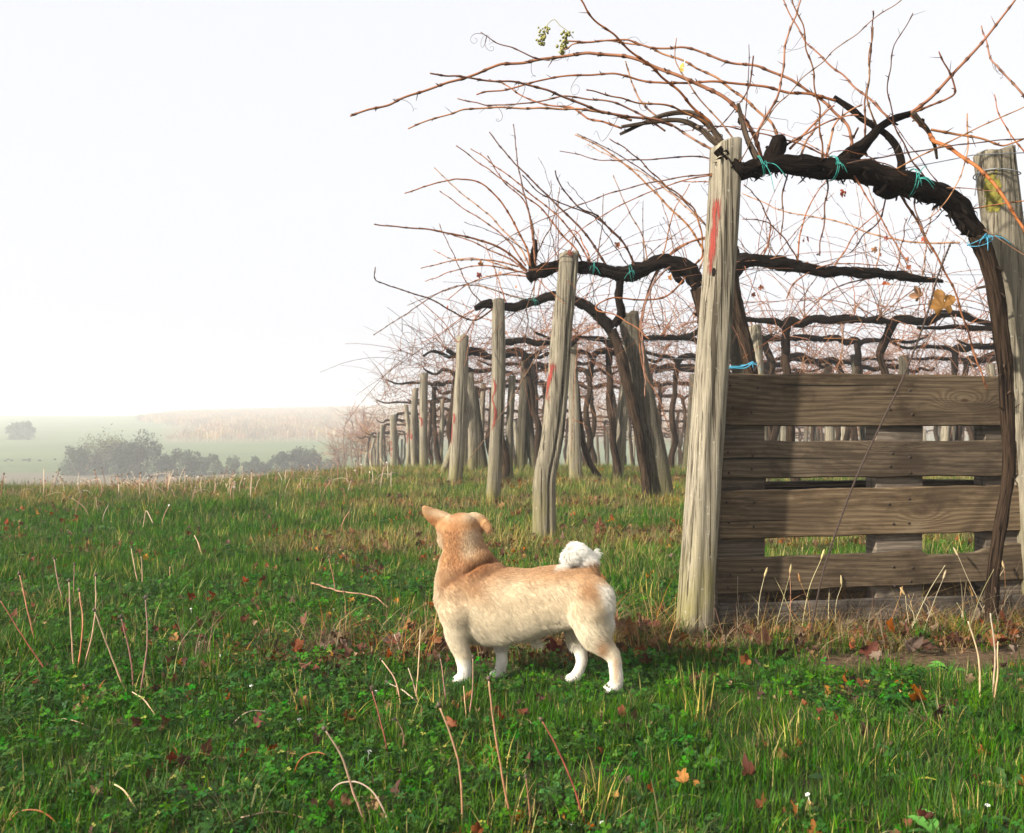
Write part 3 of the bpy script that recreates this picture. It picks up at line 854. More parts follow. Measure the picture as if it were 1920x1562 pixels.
def traced_vine(name, row, label, trunk, canes, old, seed, tsplit, canew=3.4, depth_off=0., spread=.35, tendrils=0, shag=40, girth=.84, extra=0):
    """vine whose trunk and arm follow the photograph, in the plane of its row"""
    rr = random.Random(seed)
    P, R = [], []
    for x, y, r in trunk:
        Yd = row_depth(row, x) + depth_off
        P.append(at(x, y, Yd)); R.append(r / FPX * Yd)
    P = np.array(P); R = np.array(R) * girth
    P[0, 2] = gz1(P[0, 0], P[0, 1]) - .08
    root = empty(name, (P[0, 0], P[0, 1], P[0, 2] + .08))
    tag(root, label, 'grape vine')
    a, b = P[:tsplit + 1], P[tsplit:]
    mb = MB(); mb.tube(a, R[:tsplit + 1], 24, .010, amp=.20, nscale=8, seed=seed); shaggy(mb, a, R[:tsplit + 1], rr, shag // 2, .05)
    mb.build('trunk', M['trunk_bark'], root)
    mb = MB(); mb.tube(b, R[tsplit:], 28, .008, amp=.30, nscale=15, seed=seed + 3); shaggy(mb, b, R[tsplit:], rr, shag * 3, .045)
    mb.build('arm', M['bark'], root)
    for sp in old:                                # short old-wood spurs, (x, y, r)
        Yd = row_depth(row, sp[0][0]) + depth_off
        q = np.array([at(x, y, Yd + .02 * k) for k, (x, y, r) in enumerate(sp)]); rq = np.array([r / FPX * Yd for x, y, r in sp]) * .74
        mb = MB(); mb.tube(q, rq, 14, .008, amp=.2, nscale=22, seed=rr.randrange(999)); shaggy(mb, q, rq, rr, 8, .025)
        mb.build('spur', M['oldwood'] if sp[0][2] < 9 else M['bark'], root)
    allc = []
    for c in canes:
        wpx = canew
        dark = False
        if isinstance(c, tuple): c, wpx, dark = c
        q = tpts(row, c, rr, spread, None)
        Yd = row_depth(row, c[-1][0])
        col = np.array(rr.choice(CANE_COLS)) * rr.uniform(.8, 1.12)
        if dark: col = col * .38
        mb = cane_mb(q[::-1], wpx / FPX * Yd * .5, wpx / FPX * Yd * .27, col, rr, 7, .009 if Yd < 5 else .02, nodes=.085 + rr.uniform(-.015, .02))
        o = mb.build('cane', M['cane'], root); allc.append((q, o))
    Qa, _ = resample(b, 1., .02)
    for k in range(extra):                        # the thin crossing shoots
        p = Qa[rr.randrange(3, len(Qa))]; d = np.array([rr.gauss(-.1, .7), rr.gauss(0, .5), rr.gauss(.65, .55)]); d /= np.linalg.norm(d)
        if rr.random() < .22: d[2] = -abs(d[2])
        l = rr.uniform(.3, 1.15); g0 = rr.uniform(.05, .35); bd = np.array([rr.gauss(0, .2), rr.gauss(0, .2), -g0])
        q = np.array([p + d * l * f + bd * (l * f) ** 2 for f in (1., .8, .6, .4, .2, 0.)])
        col = np.array(rr.choice(CANE_COLS)) * rr.uniform(.55, 1.05) * (.45 if rr.random() < .3 else 1); r0 = rr.uniform(.0020, .0036)
        o = cane_mb(q[::-1], r0, r0 * .5, col, rr, 6, .02, nodes=.075).build('cane', M['cane'], root); allc.append((q, o))
    for k in range(tendrils):
        q, co = rr.choice(allc); Q, _ = resample(q, 1., .03); p = Q[rr.randrange(1, len(Q))]
        V, F, UV = curl(p, rr, rr.uniform(.06, .16))
        mk('tendril', V, F, M['cane'], co, col=np.broadcast_to(np.array((.10, .065, .045)), (len(V), 3)), uv=UV)
    return root, P, R
C1 = [
 ([(667,208),(725,190),(810,158),(880,138),(945,116),(1020,108),(1072,98),(1120,98),(1165,101),(1220,120),(1270,142),(1333,168),(1385,207),(1416,262),(1428,295)], 7.5, 0),
 ([(805,139),(855,142),(930,150),(985,156),(1045,177),(1100,200),(1160,217),(1215,222),(1262,235)], 5.2, 0),
 ([(762,235),(800,220),(845,208),(890,199),(985,200),(1070,203),(1130,210),(1185,225)], 4.8, 0),
 ([(890,178),(905,172),(960,163),(1020,145),(1090,138),(1155,138),(1220,152),(1270,154),(1338,154),(1382,156),(1440,164),(1480,173),(1514,176),(1568,188)], 5.2, 0),
 ([(1060,98),(1078,90),(1110,84),(1185,85),(1240,102),(1290,120),(1345,149),(1389,180),(1416,203),(1446,231),(1463,268)], 5.0, 0),
 ([(1060,75),(1140,75),(1180,72),(1220,88),(1297,90),(1358,114),(1419,124),(1480,149),(1534,183),(1565,210),(1589,237),(1600,278)], 5.6, 0),
 ([(1075,-30),(1104,24),(1152,66),(1192,102),(1226,129),(1260,159),(1294,195),(1330,230),(1352,265)], 5.2, 0),
 ([(1172,119),(1189,170),(1203,195),(1226,217),(1270,241),(1300,262),(1345,285)], 4.8, 0),
 ([(860,185),(914,195),(975,193),(1023,185),(1057,180),(1104,185),(1158,195),(1199,214),(1248,245)], 3.8, 0),
 ([(921,151),(955,163),(985,183),(1023,197),(1074,203),(1101,222),(1131,229),(1165,240)], 4.0, 0),
 ([(905,60),(930,80),(960,88),(1000,108),(1030,112)], 3.0, 1),
 ([(1511,-20),(1494,29),(1475,81),(1470,125),(1458,176),(1446,203),(1422,244),(1419,275)], 5.0, 0),
 ([(1465,-15),(1504,61),(1541,105),(1589,149),(1622,180),(1663,217),(1672,232)], 4.5, 0),
 ([(1641,17),(1638,44),(1633,102),(1629,152),(1622,190),(1622,268)], 3.6, 0),
 ([(1633,52),(1628,95),(1626,160),(1632,215),(1650,240)], 3.6, 0),
 ([(1905,-10),(1863,52),(1826,98),(1778,149),(1745,183),(1708,212)], 6.5, 0),
 ([(1756,97),(1778,132),(1789,175),(1775,186),(1745,197),(1708,214)], 4.6, 0),
 ([(1935,465),(1880,373),(1846,329),(1812,302),(1778,277),(1751,266),(1738,244),(1710,216)], 8.0, 0),
 ([(1940,252),(1880,270),(1846,261),(1795,251),(1745,244)], 5.0, 0),
 ([(1843,46),(1853,85),(1860,112),(1897,153),(1935,198)], 4.4, 0),
 ([(1861,176),(1870,210),(1894,251),(1925,290)], 3.0, 0),
 ([(1562,193),(1551,203),(1514,244),(1480,280)], 5.2, 0),
 ([(1541,217),(1527,240),(1500,290)], 4.8, 0),
 ([(1622,195),(1575,224),(1561,251),(1548,300)], 4.6, 0),
 ([(1610,215),(1570,222),(1520,245),(1475,272)], 4.2, 0),
 ([(1463,441),(1466,395),(1470,346),(1483,300)], 3.4, 1),
 ([(1531,481),(1534,468),(1548,383),(1551,320)], 3.4, 1),
 ([(1600,470),(1622,441),(1653,407),(1666,345)], 3.4, 0),
 ([(1855,720),(1840,690),(1805,580),(1789,530),(1772,502),(1745,458),(1711,400),(1677,345)], 4.8, 0),
 ([(1745,475),(1721,407),(1711,356),(1705,335)], 3.6, 1),
 ([(1280,347),(1331,342),(1372,330)], 3.4, 0),
 ([(1053,280),(1104,293),(1142,300),(1192,298),(1260,295),(1300,292),(1338,300),(1370,318)], 3.0, 1),
 ([(1408,80),(1405,130),(1402,180),(1396,230),(1400,270)], 2.4, 1),
 ([(1266,75),(1268,115),(1290,160),(1330,205),(1380,265)], 3.4, 0),
 ([(1105,160),(1150,175),(1200,190),(1262,200),(1320,230),(1352,262)], 4.2, 0),
 ([(1310,255),(1350,236),(1380,200),(1405,165),(1412,105)], 3.0, 1),
 ([(1545,330),(1585,300),(1600,262),(1606,240)], 3.8, 1),
 ([(1700,420),(1752,400),(1800,330),(1815,270),(1812,215)], 2.6, 0),
]
T1 = [(1860,1195,17),(1860,1110,15),(1868,1030,15),(1880,960,15),(1892,880,16),(1890,800,16),(1886,720,17),(1880,650,18),(1870,570,20),(1855,500,22),(1832,440,24),(1800,395,26),(1765,366,26),(1720,347,30),(1670,337,28),(1620,322,26),(1560,316,25),(1500,312,26),(1450,306,24),(1412,316,19),(1386,320,21),(1368,300,17),(1346,278,13)]
OLD1 = [[(1440,310,20),(1452,285,23),(1460,268,21),(1466,262,12)], [(1570,312,20),(1592,292,22),(1612,280,20),(1632,258,13),(1652,238,10),(1680,222,9),(1712,212,8)],
        [(1688,335,11),(1690,305,10),(1672,262,9),(1640,237,8),(1616,222,8),(1595,204,8),(1564,182,6)], [(1650,345,24),(1668,355,26),(1690,352,18)],
        [(1370,300,8.8),(1340,248,8),(1300,214,7),(1250,214,6),(1205,232,5),(1162,252,3.5)], [(1360,285,8.5),(1335,262,8),(1310,240,7),(1262,225,6),(1165,238,4)],
        [(1420,300,8.5),(1402,262,8),(1392,230,6),(1384,195,5)], [(1712,212,6),(1738,243,5.5),(1752,270,5),(1757,298,3)]]
v1, PV1, RV1 = traced_vine('grape_vine', 0, 'old black-barked vine of the front row, its arm arching along the wire above the pallet', T1, C1, OLD1, 41, 10, depth_off=-.06, tendrils=44, shag=60, extra=16, girth=.74)

C2 = [
 ([(1081,247),(1128,271),(1186,315),(1226,356),(1260,393),(1294,427),(1330,490)], 4.2, 0),
 ([(1138,268),(1190,300),(1240,345),(1300,395),(1318,470),(1300,500)], 3.6, 0),
 ([(1105,277),(1170,310),(1230,340),(1300,400),(1330,440),(1310,510)], 3.4, 0),
 ([(916,251),(931,271),(958,302),(986,329),(1016,359),(1047,390),(1077,417),(1104,447),(1138,500)], 4.4, 1),
 ([(857,276),(884,298),(938,336),(975,363),(1020,397),(1050,437),(1077,464),(1095,498)], 3.4, 0),
 ([(886,282),(920,305),(960,335),(1000,370),(1050,410),(1085,455),(1110,500)], 3.4, 0),
 ([(764,361),(809,346),(847,337),(867,336),(901,342),(931,366),(955,400),(972,434),(989,468),(996,505)], 3.8, 0),
 ([(813,315),(853,353),(887,380),(921,407),(945,434),(975,464),(992,498)], 3.4, 0),
 ([(823,356),(870,390),(921,424),(955,454),(985,498)], 3.2, 0),
 ([(702,422),(796,429),(860,441),(901,451),(948,471),(989,508)], 4.4, 1),
 ([(820,437),(870,451),(918,471),(955,485),(990,512)], 3.4, 0),
 ([(965,231),(970,281),(975,322),(989,383),(1001,441),(1003,500)], 3.4, 1),
 ([(917,290),(945,340),(985,380),(998,440),(1004,500)], 3.2, 0),
 ([(1045,315),(1052,342),(1087,386),(1118,400),(1142,427),(1169,454),(1186,488),(1193,515)], 4.2, 1),
 ([(972,329),(1012,366),(1080,393),(1114,407),(1160,445),(1182,480),(1190,510)], 3.4, 1),
 ([(1047,346),(1043,390),(1026,434),(1006,475),(1000,505)], 2.6, 1),
 ([(791,503),(853,488),(921,488),(972,500)], 3.0, 0), ([(798,527),(850,508),(910,497),(985,512)], 3.0, 0),
 ([(838,560),(880,530),(930,515),(990,518)], 2.8, 0), ([(815,470),(850,486),(900,485),(990,515)], 2.6, 0),
 ([(1045,450),(1075,430),(1100,470),(1112,502)], 2.8, 0),
 ([(1240,620),(1220,560),(1235,510),(1262,470),(1300,452),(1330,450),(1345,470)], 3.8, 0),
 ([(1205,690),(1198,620),(1215,545),(1245,490),(1285,458),(1325,444)], 3.6, 0),
 ([(1212,738),(1208,660),(1205,600),(1222,540),(1250,505),(1280,492)], 3.8, 0),
 ([(1250,800),(1232,740),(1210,700),(1206,650),(1200,610),(1225,520),(1245,492)], 3.4, 0),
 ([(1225,640),(1170,600),(1120,580),(1150,560),(1200,562),(1250,555),(1290,515)], 3.6, 0),
 ([(1150,330),(1180,400),(1205,445),(1215,500)], 2.6, 0), ([(1134,360),(1130,420),(1122,470),(1120,500)], 2.4, 1),
 ([(1290,345),(1262,400),(1250,450),(1240,490)], 2.8, 0), ([(1210,380),(1206,430),(1208,500)], 2.0, 1),
 ([(1085,245),(1150,280),(1222,330),(1285,380),(1330,430)], 2.8, 0),
]
T2 = [(1322,1010,16),(1320,900,15),(1322,800,15),(1326,720,14),(1322,650,14),(1318,590,15),(1308,540,16),(1292,508,17),(1262,492,16),(1232,492,15),(1205,506,18),(1170,514,16),(1120,504,13),(1080,501,13),(1045,499,12),(1014,509,14),(990,521,12)]
OLD2 = [[(1000,518,11),(998,498,9.5),(1002,470,8),(1003,450,5)], [(1255,495,9.5),(1270,520,9),(1280,530,7)], [(1165,515,9.5),(1160,555,10),(1165,590,12),(1150,610,9.5)]]
v2, PV2, RV2 = traced_vine('grape_vine', 1, 'gnarled black vine whose arm crosses the kinked end post of the second row', T2, C2, OLD2, 42, 6, spread=.5, tendrils=18, shag=34, extra=34)
C2b = [
 ([(1395,345),(1425,380),(1445,430),(1430,485)], 3., 0), ([(1555,330),(1520,380),(1500,440),(1495,495)], 3.2, 0), ([(1390,360),(1470,395),(1570,415),(1640,440),(1720,455),(1800,455)], 3.6, 0),
 ([(1655,390),(1610,430),(1585,470),(1560,505)], 3., 0), ([(1700,410),(1690,460),(1680,512)], 2.8, 0), ([(1395,415),(1440,420),(1480,460),(1500,500)], 3., 0),
 ([(1500,610),(1540,560),(1580,535),(1640,520),(1680,515)], 3.2, 0), ([(1450,420),(1440,455),(1420,488)], 2.6, 0), ([(1665,500),(1600,495),(1540,500),(1490,530),(1475,560)], 3., 0),
 ([(1760,380),(1740,430),(1735,480),(1730,520)], 2.8, 0), ([(1620,340),(1640,400),(1650,460),(1640,512)], 2.4, 0), ([(1330,560),(1360,530),(1378,505)], 2.8, 0), ([(1352,470),(1368,482),(1382,495)], 4, 0)]
T2b = [(1428,1008,14),(1420,860,14),(1412,740,15),(1402,670,15),(1390,610,14),(1378,550,14),(1372,510,16),(1392,490,17),(1430,490,14),(1480,497,13),(1530,508,12),(1600,510,11),(1680,516,10),(1735,524,7),(1768,528,3)]
v2b, PV2b, RV2b = traced_vine('grape_vine', 1, 'dark vine with a long level arm above the pallet, right of the tall post', T2b, C2b, [[(1385,500,9.5),(1380,470,8),(1372,452,5)]], 43, 6, spread=.5, tendrils=10, shag=30, extra=44)
add_post(px_axis([(1415, 1006), (1400, 850), (1388, 720), (1380, 640), (1376, 590)], row_depth(1, 1400) + .12), .11, .11, 'grey leaning post close behind the pallet, beside the dark leaning vine trunk', 8, mat='post_shaded', sq=2.6)
C3 = [([(703,500),(705,525),(760,545),(810,562),(850,585),(890,600),(930,575)], 3.4, 1), ([(700,626),(760,590),(830,545),(890,535),(960,555),(1000,565)], 3.0, 1),
      ([(780,555),(830,600),(860,640),(890,600),(915,575)], 2.4, 0), ([(820,420),(850,480),(880,540),(905,570)], 2.2, 0), ([(905,450),(925,500),(950,570)], 2.2, 0),
      ([(1010,430),(1005,500),(1000,562)], 2.0, 0), ([(1080,440),(1060,500),(1045,555)], 2.2, 0), ([(790,640),(830,620),(880,585),(920,572)], 2.2, 0), ([(870,690),(880,640),(890,600),(905,575)], 2.0, 0),
      ([(975,690),(985,640),(990,600),(985,570)], 2.2, 0), ([(1035,640),(1020,600),(1010,565)], 2.0, 0), ([(1120,480),(1110,530),(1095,565)], 2.0, 0), ([(865,560),(890,590),(940,600),(985,570)], 2.2, 0), ([(1150,500),(1140,560),(1130,600)], 2.0, 0)]
T3 = [(1217,952,11),(1207,870,11),(1193,790,11),(1177,720,12),(1162,660,12),(1146,618,12),(1116,585,11),(1085,566,11),(1040,556,10),(1000,566,9),(960,576,9),(915,570,9),(890,578,6)]
v3, PV3, RV3 = traced_vine('grape_vine', 2, 'vine leaning on the split log post, its arm meeting the post painted three', T3, C3, [[(1085,566,8),(1060,552,7),(1040,560,5)]], 44, 5, spread=.7, shag=20, extra=34)
add_post(px_axis([(1247, 948), (1232, 860), (1215, 780), (1200, 700), (1187, 640), (1178, 588)], row_depth(2, 1240) + .1), .225, .20, 'thick split log post leaning left in the third row', 9, mat='post_shaded', sq=2.4, grooves=[(rad(-120), .07, .3, 0, .55, .1)])
# ------------------------------------------------------------------ the other vines, built once per kind and copied along the rows
def local_vine(seed):
    rr = random.Random(seed)
    lean = rr.uniform(-.35, .35); zz = rr.uniform(1.74, 1.90); s = 1
    n = 7
    P = [np.array([lean * .9, rr.gauss(0, .06), -.1])]
    for k in range(1, n):
        f = k / n
        P.append(np.array([lean * .9 * (1 - f) + rr.gauss(0, .03), rr.gauss(0, .03), zz * f * .95]))
    P.append(np.array([s * .07, 0, zz - .02]))
    R = list(np.linspace(.052, .036, n + 1))
    trunk = (np.array(P), np.array(R))
    L = rr.uniform(.75, 1.35); arm = [P[-2], P[-1]]; ra = [.042, .047]
    m = 7
    for k in range(1, m + 1):
        arm.append(np.array([s * (.07 + L * k / m), rr.gauss(0, .025), zz + rr.gauss(0, .028) + .03 * math.sin(k * 1.4 + seed)])); ra.append(.047 - .019 * k / m + rr.uniform(-.006, .008))
    arms = [(np.array(arm), np.array(ra))]
    if rr.random() < .85:
        L2 = rr.uniform(.3, 1.0); a2 = [P[-2], P[-1] + np.array([-.05, 0, -.03])]; r2 = [.034, .034]
        for k in range(1, 5):
            a2.append(np.array([-.05 - L2 * k / 4, rr.gauss(0, .02), zz + rr.gauss(0, .03)])); r2.append(.032 - .015 * k / 4)
        arms.append((np.array(a2), np.array(r2)))
    canes = []
    for k in range(rr.randint(34, 44)):
        A, _ = rr.choice(arms + [arms[0]])
        Q, _r = resample(A, 1., .03); p = Q[rr.randrange(len(Q) // 4, len(Q))] if rr.random() < .75 else Q[-1]
        d = np.array([rr.gauss(0.05, .75), rr.gauss(0, .55), rr.gauss(.75, .55)]); d /= np.linalg.norm(d)
        if rr.random() < .16: d[2] = -abs(d[2]) * .8
        ln = rr.uniform(.45, 1.45); g_ = rr.uniform(.05, .42)
        bend = np.array([rr.gauss(0, .18), rr.gauss(0, .18), 0])
        pts = [p + d * ln * f + (np.array([0, 0, -g_]) + bend) * (ln * f) ** 2 for f in (0, .2, .4, .6, .8, 1.)]
        canes.append(np.array(pts))
        if rr.random() < .45:
            q = pts[rr.randrange(1, 5)]; d2 = np.array([rr.gauss(0, .8), rr.gauss(0, .6), rr.gauss(.3, .6)]); l2 = rr.uniform(.12, .4)
            canes.append(np.array([q, q + d2 * l2 * .5, q + d2 * l2 + np.array([0, 0, -.05])]))
    return trunk, arms, canes

KINDS = []
for k in range(7):
    rr = random.Random(300 + k)
    trunk, arms, canes = local_vine(500 + k)
    mb = MB(); mb.tube(*trunk, 12, .03, amp=.18, nscale=7, seed=k); md_t = mb.data('trunk', M['trunk_bark'])
    mb = MB()
    for a in arms: mb.tube(*a, 12, .02, amp=.26, nscale=15, seed=k + 30); shaggy(mb, a[0], a[1], rr, 26, .05)
    md_a = mb.data('arm', M['bark'])
    md_c, joined = [], MB()
    for c in canes:
        col = np.array(rr.choice(CANE_COLS)) * rr.uniform(.75, 1.1)
        if rr.random() < .2: col = col * .45
        r0 = rr.uniform(.0030, .0058)
        md_c.append(cane_mb(c, r0, r0 * .5, col, rr, 5, .03, nodes=.09).data('cane', M['cane']))
        cane_mb(c, r0 * 1.0, r0 * .5, col * .72, rr, 4, .12, nodes=0, buds=False, mb=joined)
    md_j = joined.data('cane_growth', M['cane'])
    KINDS.append((md_t, md_a, md_c, md_j))

POSTS = []
for k in range(6):
    rr = random.Random(700 + k)
    h = rr.uniform(1.5, 1.85); lx = rr.gauss(0, .06)
    ax = np.array([(0, 0, -.12), (lx * .5 + rr.gauss(0, .015), 0, h * .5), (lx, rr.gauss(0, .02), h)])
    p = Post(ax, rr.uniform(.10, .16), rr.uniform(.09, .14), 60 + k, sq=rr.uniform(2.1, 3.4), yaw=rr.random() * 3, levels=18, sides=22, taper=rr.uniform(.8, .96), grooves=[(rr.uniform(-2.4, -.8), .09, rr.uniform(.1, .3), 0, rr.uniform(.4, 1), rr.uniform(-.2, .2))])
    V, F = p.mesh()
    POSTS.append(mesh_data('shaft', V, F, M['post_shaded'] if k % 2 else M['post']))

def nth(k): return ORD[k] if 0 < k < len(ORD) else ('first' if k == 0 else 'outermost')
START = {0: None, 1: 4.15, 2: 2.95, 3: .55, 4: .40}
LIT = {}
for i in range(1, 14):
    e = ROWE[i]; rr = random.Random(900 + i)
    t = START.get(i, rr.uniform(.35, .6)); k = 0
    while True:
        p = e + U * t
        if p[0] > .535 * p[1] + 1.0 or k >= 19: break
        jx = rr.gauss(0, .05)
        x, y = p[0] + W[0] * jx, p[1] + W[1] * jx
        z = gz1(x, y)
        kind = rr.randrange(len(KINDS)); flip = rr.random() < .5 and k > 0
        root = empty('grape_vine', (x, y, z), UA + (math.pi if flip else 0) + rr.gauss(0, .05))
        sc = rr.uniform(.95, 1.04); root.scale = (sc, sc, sc)
        tag(root, 'bare vine of the %s row, %s counting from the left end of that row' % (ORD[i], nth(k) if i not in (1, 2) else nth(k + (2 if i == 1 else 1))), 'grape vine', 'bare vines in the rows behind')
        md_t, md_a, md_c, md_j = KINDS[kind]
        link('trunk', md_t, root); link('arm', md_a, root)
        if i <= 3:
            for c in md_c: link('cane', c, root)
        else:
            link('cane_growth', md_j, root)
            if i < 9: 
                o = link('cane_growth', KINDS[(kind + 3) % len(KINDS)][3], root); o.rotation_euler[2] = math.pi; o.location[0] = .3
        if rr.random() < .72:
            d = rr.uniform(.10, .22) * rr.choice((-1, 1)); x2, y2 = x + U[0] * d, y + U[1] * d + rr.uniform(.02, .1)
            r2_ = empty('wooden_post', (x2, y2, gz1(x2, y2)), rr.random() * 6.28)
            link('shaft', POSTS[rr.randrange(len(POSTS))], r2_)
            hs = rr.uniform(.85, 1.08); r2_.scale = (1, 1, hs); r2_.rotation_euler[0] = rr.gauss(0, .05); r2_.rotation_euler[1] = rr.gauss(0, .06)
            tag(r2_, 'grey support post of the %s row, beside its %s vine from the left' % (ORD[i], nth(k)), 'post', 'support posts in the rows behind')
        t += rr.uniform(.95, 1.45) if i < 7 else rr.uniform(1.15, 1.75); k += 1

# hanging curved trunk near the second-row post, and a thin metal stake
mb = MB(); Yq = 12.9
mb.tube([at(x, y, Yq) for x, y in [(1145, 918), (1122, 893), (1102, 858), (1088, 800), (1082, 730), (1070, 660), (1060, 600)]], [.045, .042, .04, .038, .036, .034, .03], 12, .03, amp=.18, nscale=7, seed=5)
tag(mb.build('vine_trunk', M['trunk_bark']), 'bent dark vine trunk curving into the grass right of the kinked post', 'vine trunk')
a = px_axis([(1080, 915), (1077, 800), (1073, 640)], 12.75)
add_post(a, .17, .12, 'flat pale board-like post standing right behind the kinked second-row post', 10, mat='post', sq=3.6, taper=.7, levels=20, sides=24)
a = px_axis([(1012, 893), (990, 800), (988, 670)], 15.4)
add_post(a, .185, .16, 'squat shaded post between the kinked post and the post painted three', 11, mat='post_shaded', sq=3.2, taper=.95, levels=20, sides=24, grooves=[(rad(-95), .06, .35, 0, .5, .3)])
a = px_axis([(905, 893), (893, 800), (885, 728)], 15.9)
add_post(a, .2, .16, 'shaded leaning post just left of the post painted three', 12, mat='post_shaded', sq=2.8, taper=.9, levels=20, sides=24)

# ------------------------------------------------------------------ trellis wires
for i in range(0, 8):
    e = ROWE[i]; mb = MB(); pts = []
    zt = (1.80, 1.88, 1.93, 1.84, 1.8, 1.78, 1.76, 1.74)[i]
    tm = 2.2 if i == 0 else (.54 * e[1] + .5 - e[0])
    if i == 0:
        pts = [at(x, y, row_depth(0, x) - .04) for x, y in [(1392, 322), (1480, 318), (1560, 319), (1690, 317), (1790, 298), (1822, 291)]] + [at(1930, 286, row_depth(0, 1930) - .02)]
    else:
        for t in np.arange(0, tm, 1.2): p = e + U * t; pts.append((p[0], p[1], gz1(p[0], p[1]) + zt + .012 * math.sin(t * 2.)))
    mb.tube(pts, .0022 if i < 3 else .003, 5, .3)
    tag(mb.build('trellis_wire', M['wire']), ('thin grey wire strung along the arm of the front vine to the right-hand post' if i == 0 else 'thin wire strung along the vine arms of the %s row' % ORD[i]), 'wire', 'trellis wires')
mb = MB(); c = pB.P[int(len(pB.P) * .945)]
ang = np.linspace(0, 2 * math.pi, 40)
mb.tube([(c[0] + .090 * math.cos(a), c[1] + .088 * math.sin(a), c[2] + .006 * math.sin(a * 2)) for a in ang], .0024, 6)
mb.tube([(c[0] - .085, c[1] - .03, c[2]), (c[0] - .11, c[1] - .06, c[2] - .03), (c[0] - .115, c[1] - .05, c[2] - .10)], .0022, 5, .02)
tag(mb.build('wire_loop', M['wire']), 'loop of grey wire wound round the head of the mossy right-hand post', 'wire')
mb = MB(); Yw = row_depth(0, 1650) - .19
for ph in (0, math.pi):
    P_, _ = resample([at(x, y, Yw) for x, y in [(1783, 455), (1758, 520), (1735, 600), (1695, 705), (1650, 800), (1600, 910), (1548, 1058), (1520, 1185)]], 1., .006)
    s_ = np.arange(len(P_)) * .006; mb.tube(P_ + np.stack([np.cos(s_ * 210 + ph), 0 * s_, np.sin(s_ * 210 + ph)], 1) * .0022, .0026, 5)
tag(mb.build('anchor_wire', M['rust_wire']), 'twisted rusty wire slanting down across the front of the pallet', 'wire')

def tie(P, R, x_frac, mat, label, rr, loose=3, size=1.0):
    Q, Rq = resample(P, R, .01); i = int(x_frac * (len(Q) - 1)); T, N, B = frames(Q)
    mb = MB()
    for k in range(2):
        a = np.linspace(0, 2 * math.pi, 26); r = Rq[i] * 1.16 + .003
        tilt = rr.gauss(0, .25)
        mb.tube([Q[i] + (N[i] * math.cos(q) + B[i] * math.sin(q)) * r + T[i] * (.006 * k + tilt * .03 * math.cos(q)) for q in a], .0015 * size, 5)
    k0 = Q[i] + np.array([0, -1, .1]) * Rq[i] * 1.15
    for k in range(loose):
        d = np.array([rr.gauss(0, .7), -.4, rr.gauss(-.5, .5)]); l = rr.uniform(.03, .085)
        mb.tube([k0, k0 + d * l * .5 + np.array([0, -.01, .015]), k0 + d * l], [.0018 * size, .0015 * size, .001 * size], 5, .012)
    o = mb.build('twine_tie', M[mat]); tag(o, label, 'twine'); return o
rr = random.Random(5)
n1 = len(PV1)
def frac_at(P, R, px):
    Q, _ = resample(P, R, .01); x = CX + Q[:, 0] / Q[:, 1] * FPX; up = Q[:, 2] > 1.3
    return int(np.argmin(np.abs(x - px) + 1e4 * ~up)) / (len(Q) - 1)
tie(PV1, RV1, frac_at(PV1, RV1, 1427), 'twine', 'turquoise twine tied round the front vine arm nearest the tall end post', rr)
tie(PV1, RV1, frac_at(PV1, RV1, 1560), 'twine', 'turquoise twine tied round the middle of the front vine arm', rr)
tie(PV1, RV1, frac_at(PV1, RV1, 1706), 'twine', 'long-tailed turquoise twine tied where the front vine arm starts to bend down', rr, 5, 1.1)
tie(PV1, RV1, frac_at(PV1, RV1, 1838), 'twine_blue', 'bushy light blue twine knot on the bend of the front vine trunk', rr, 9, 1.1)
tie(PV2, RV2, frac_at(PV2, RV2, 1068), 'twine', 'turquoise twine tying the second-row vine arm to the kinked post', rr, 5, 1.2)
tie(PV2, RV2, frac_at(PV2, RV2, 1112), 'twine', 'turquoise twine hanging on the arm just right of the kinked post', rr, 3, 1.2)
tie(PV2, RV2, frac_at(PV2, RV2, 1184), 'twine', 'turquoise twine on the thickest part of the second-row vine arm', rr, 3, 1.2)
tie(PV2b, RV2b, .36, 'twine_blue', 'pale blue twine round the leaning trunk just above the pallet corner', rr, 4, 1.3)
tie(PV3, RV3, frac_at(PV3, RV3, 1002), 'twine', 'turquoise twine on the third-row arm between two end posts', rr, 2, 1.3)
mb = MB(); Yq = row_depth(1, 1390) - .1
mb.tube([at(x, y, Yq) for x, y in [(1345, 700), (1368, 688), (1392, 687), (1412, 678), (1398, 690), (1372, 690), (1350, 694)]], .004, 5, .02)
tag(mb.build('twine_strand', M['twine_blue']), 'loose blue twine strand lying above the left corner of the pallet', 'twine')

# ------------------------------------------------------------------ leaves and grapes still on the vines
def vine_leaf(size, rr, curl_=.35, lobes=5):
    """lobed grape leaf, stalk at the origin, lying in local xy, cupped and crumpled"""
    n = 40; V = [(0, 0, 0)]
    for k in range(n):
        a = -math.pi * .88 + 2 * math.pi * .88 * k / (n - 1)
        lob = .60 + .40 * abs(math.cos(a * lobes / 2 * .95)) ** .7
        r = size * lob * (1 - .25 * abs(a) / math.pi) * (1 + .07 * (k % 2))
        V.append((r * math.sin(a) * .9, r * math.cos(a) * .9 + .25 * size, 0))
    V = np.array(V); q = V[1:] * np.array([.5, .5, 1]) + np.array([0, .10 * size, 0])
    V = np.vstack([V, q])
    d = np.hypot(V[:, 0], V[:, 1]) / size
    V[:, 2] = curl_ * size * (d ** 2) * (.6 + .6 * np.sin(V[:, 0] / size * 3 + rr.random() * 6)) + .26 * size * vnoise(V / size * 2.6 + rr.random() * 40, 3)
    F = []
    for k in range(n - 1):
        F.append((0, n + 1 + k, n + 2 + k)); F.append((n + 1 + k, 1 + k, 2 + k, n + 2 + k))
    return V, F
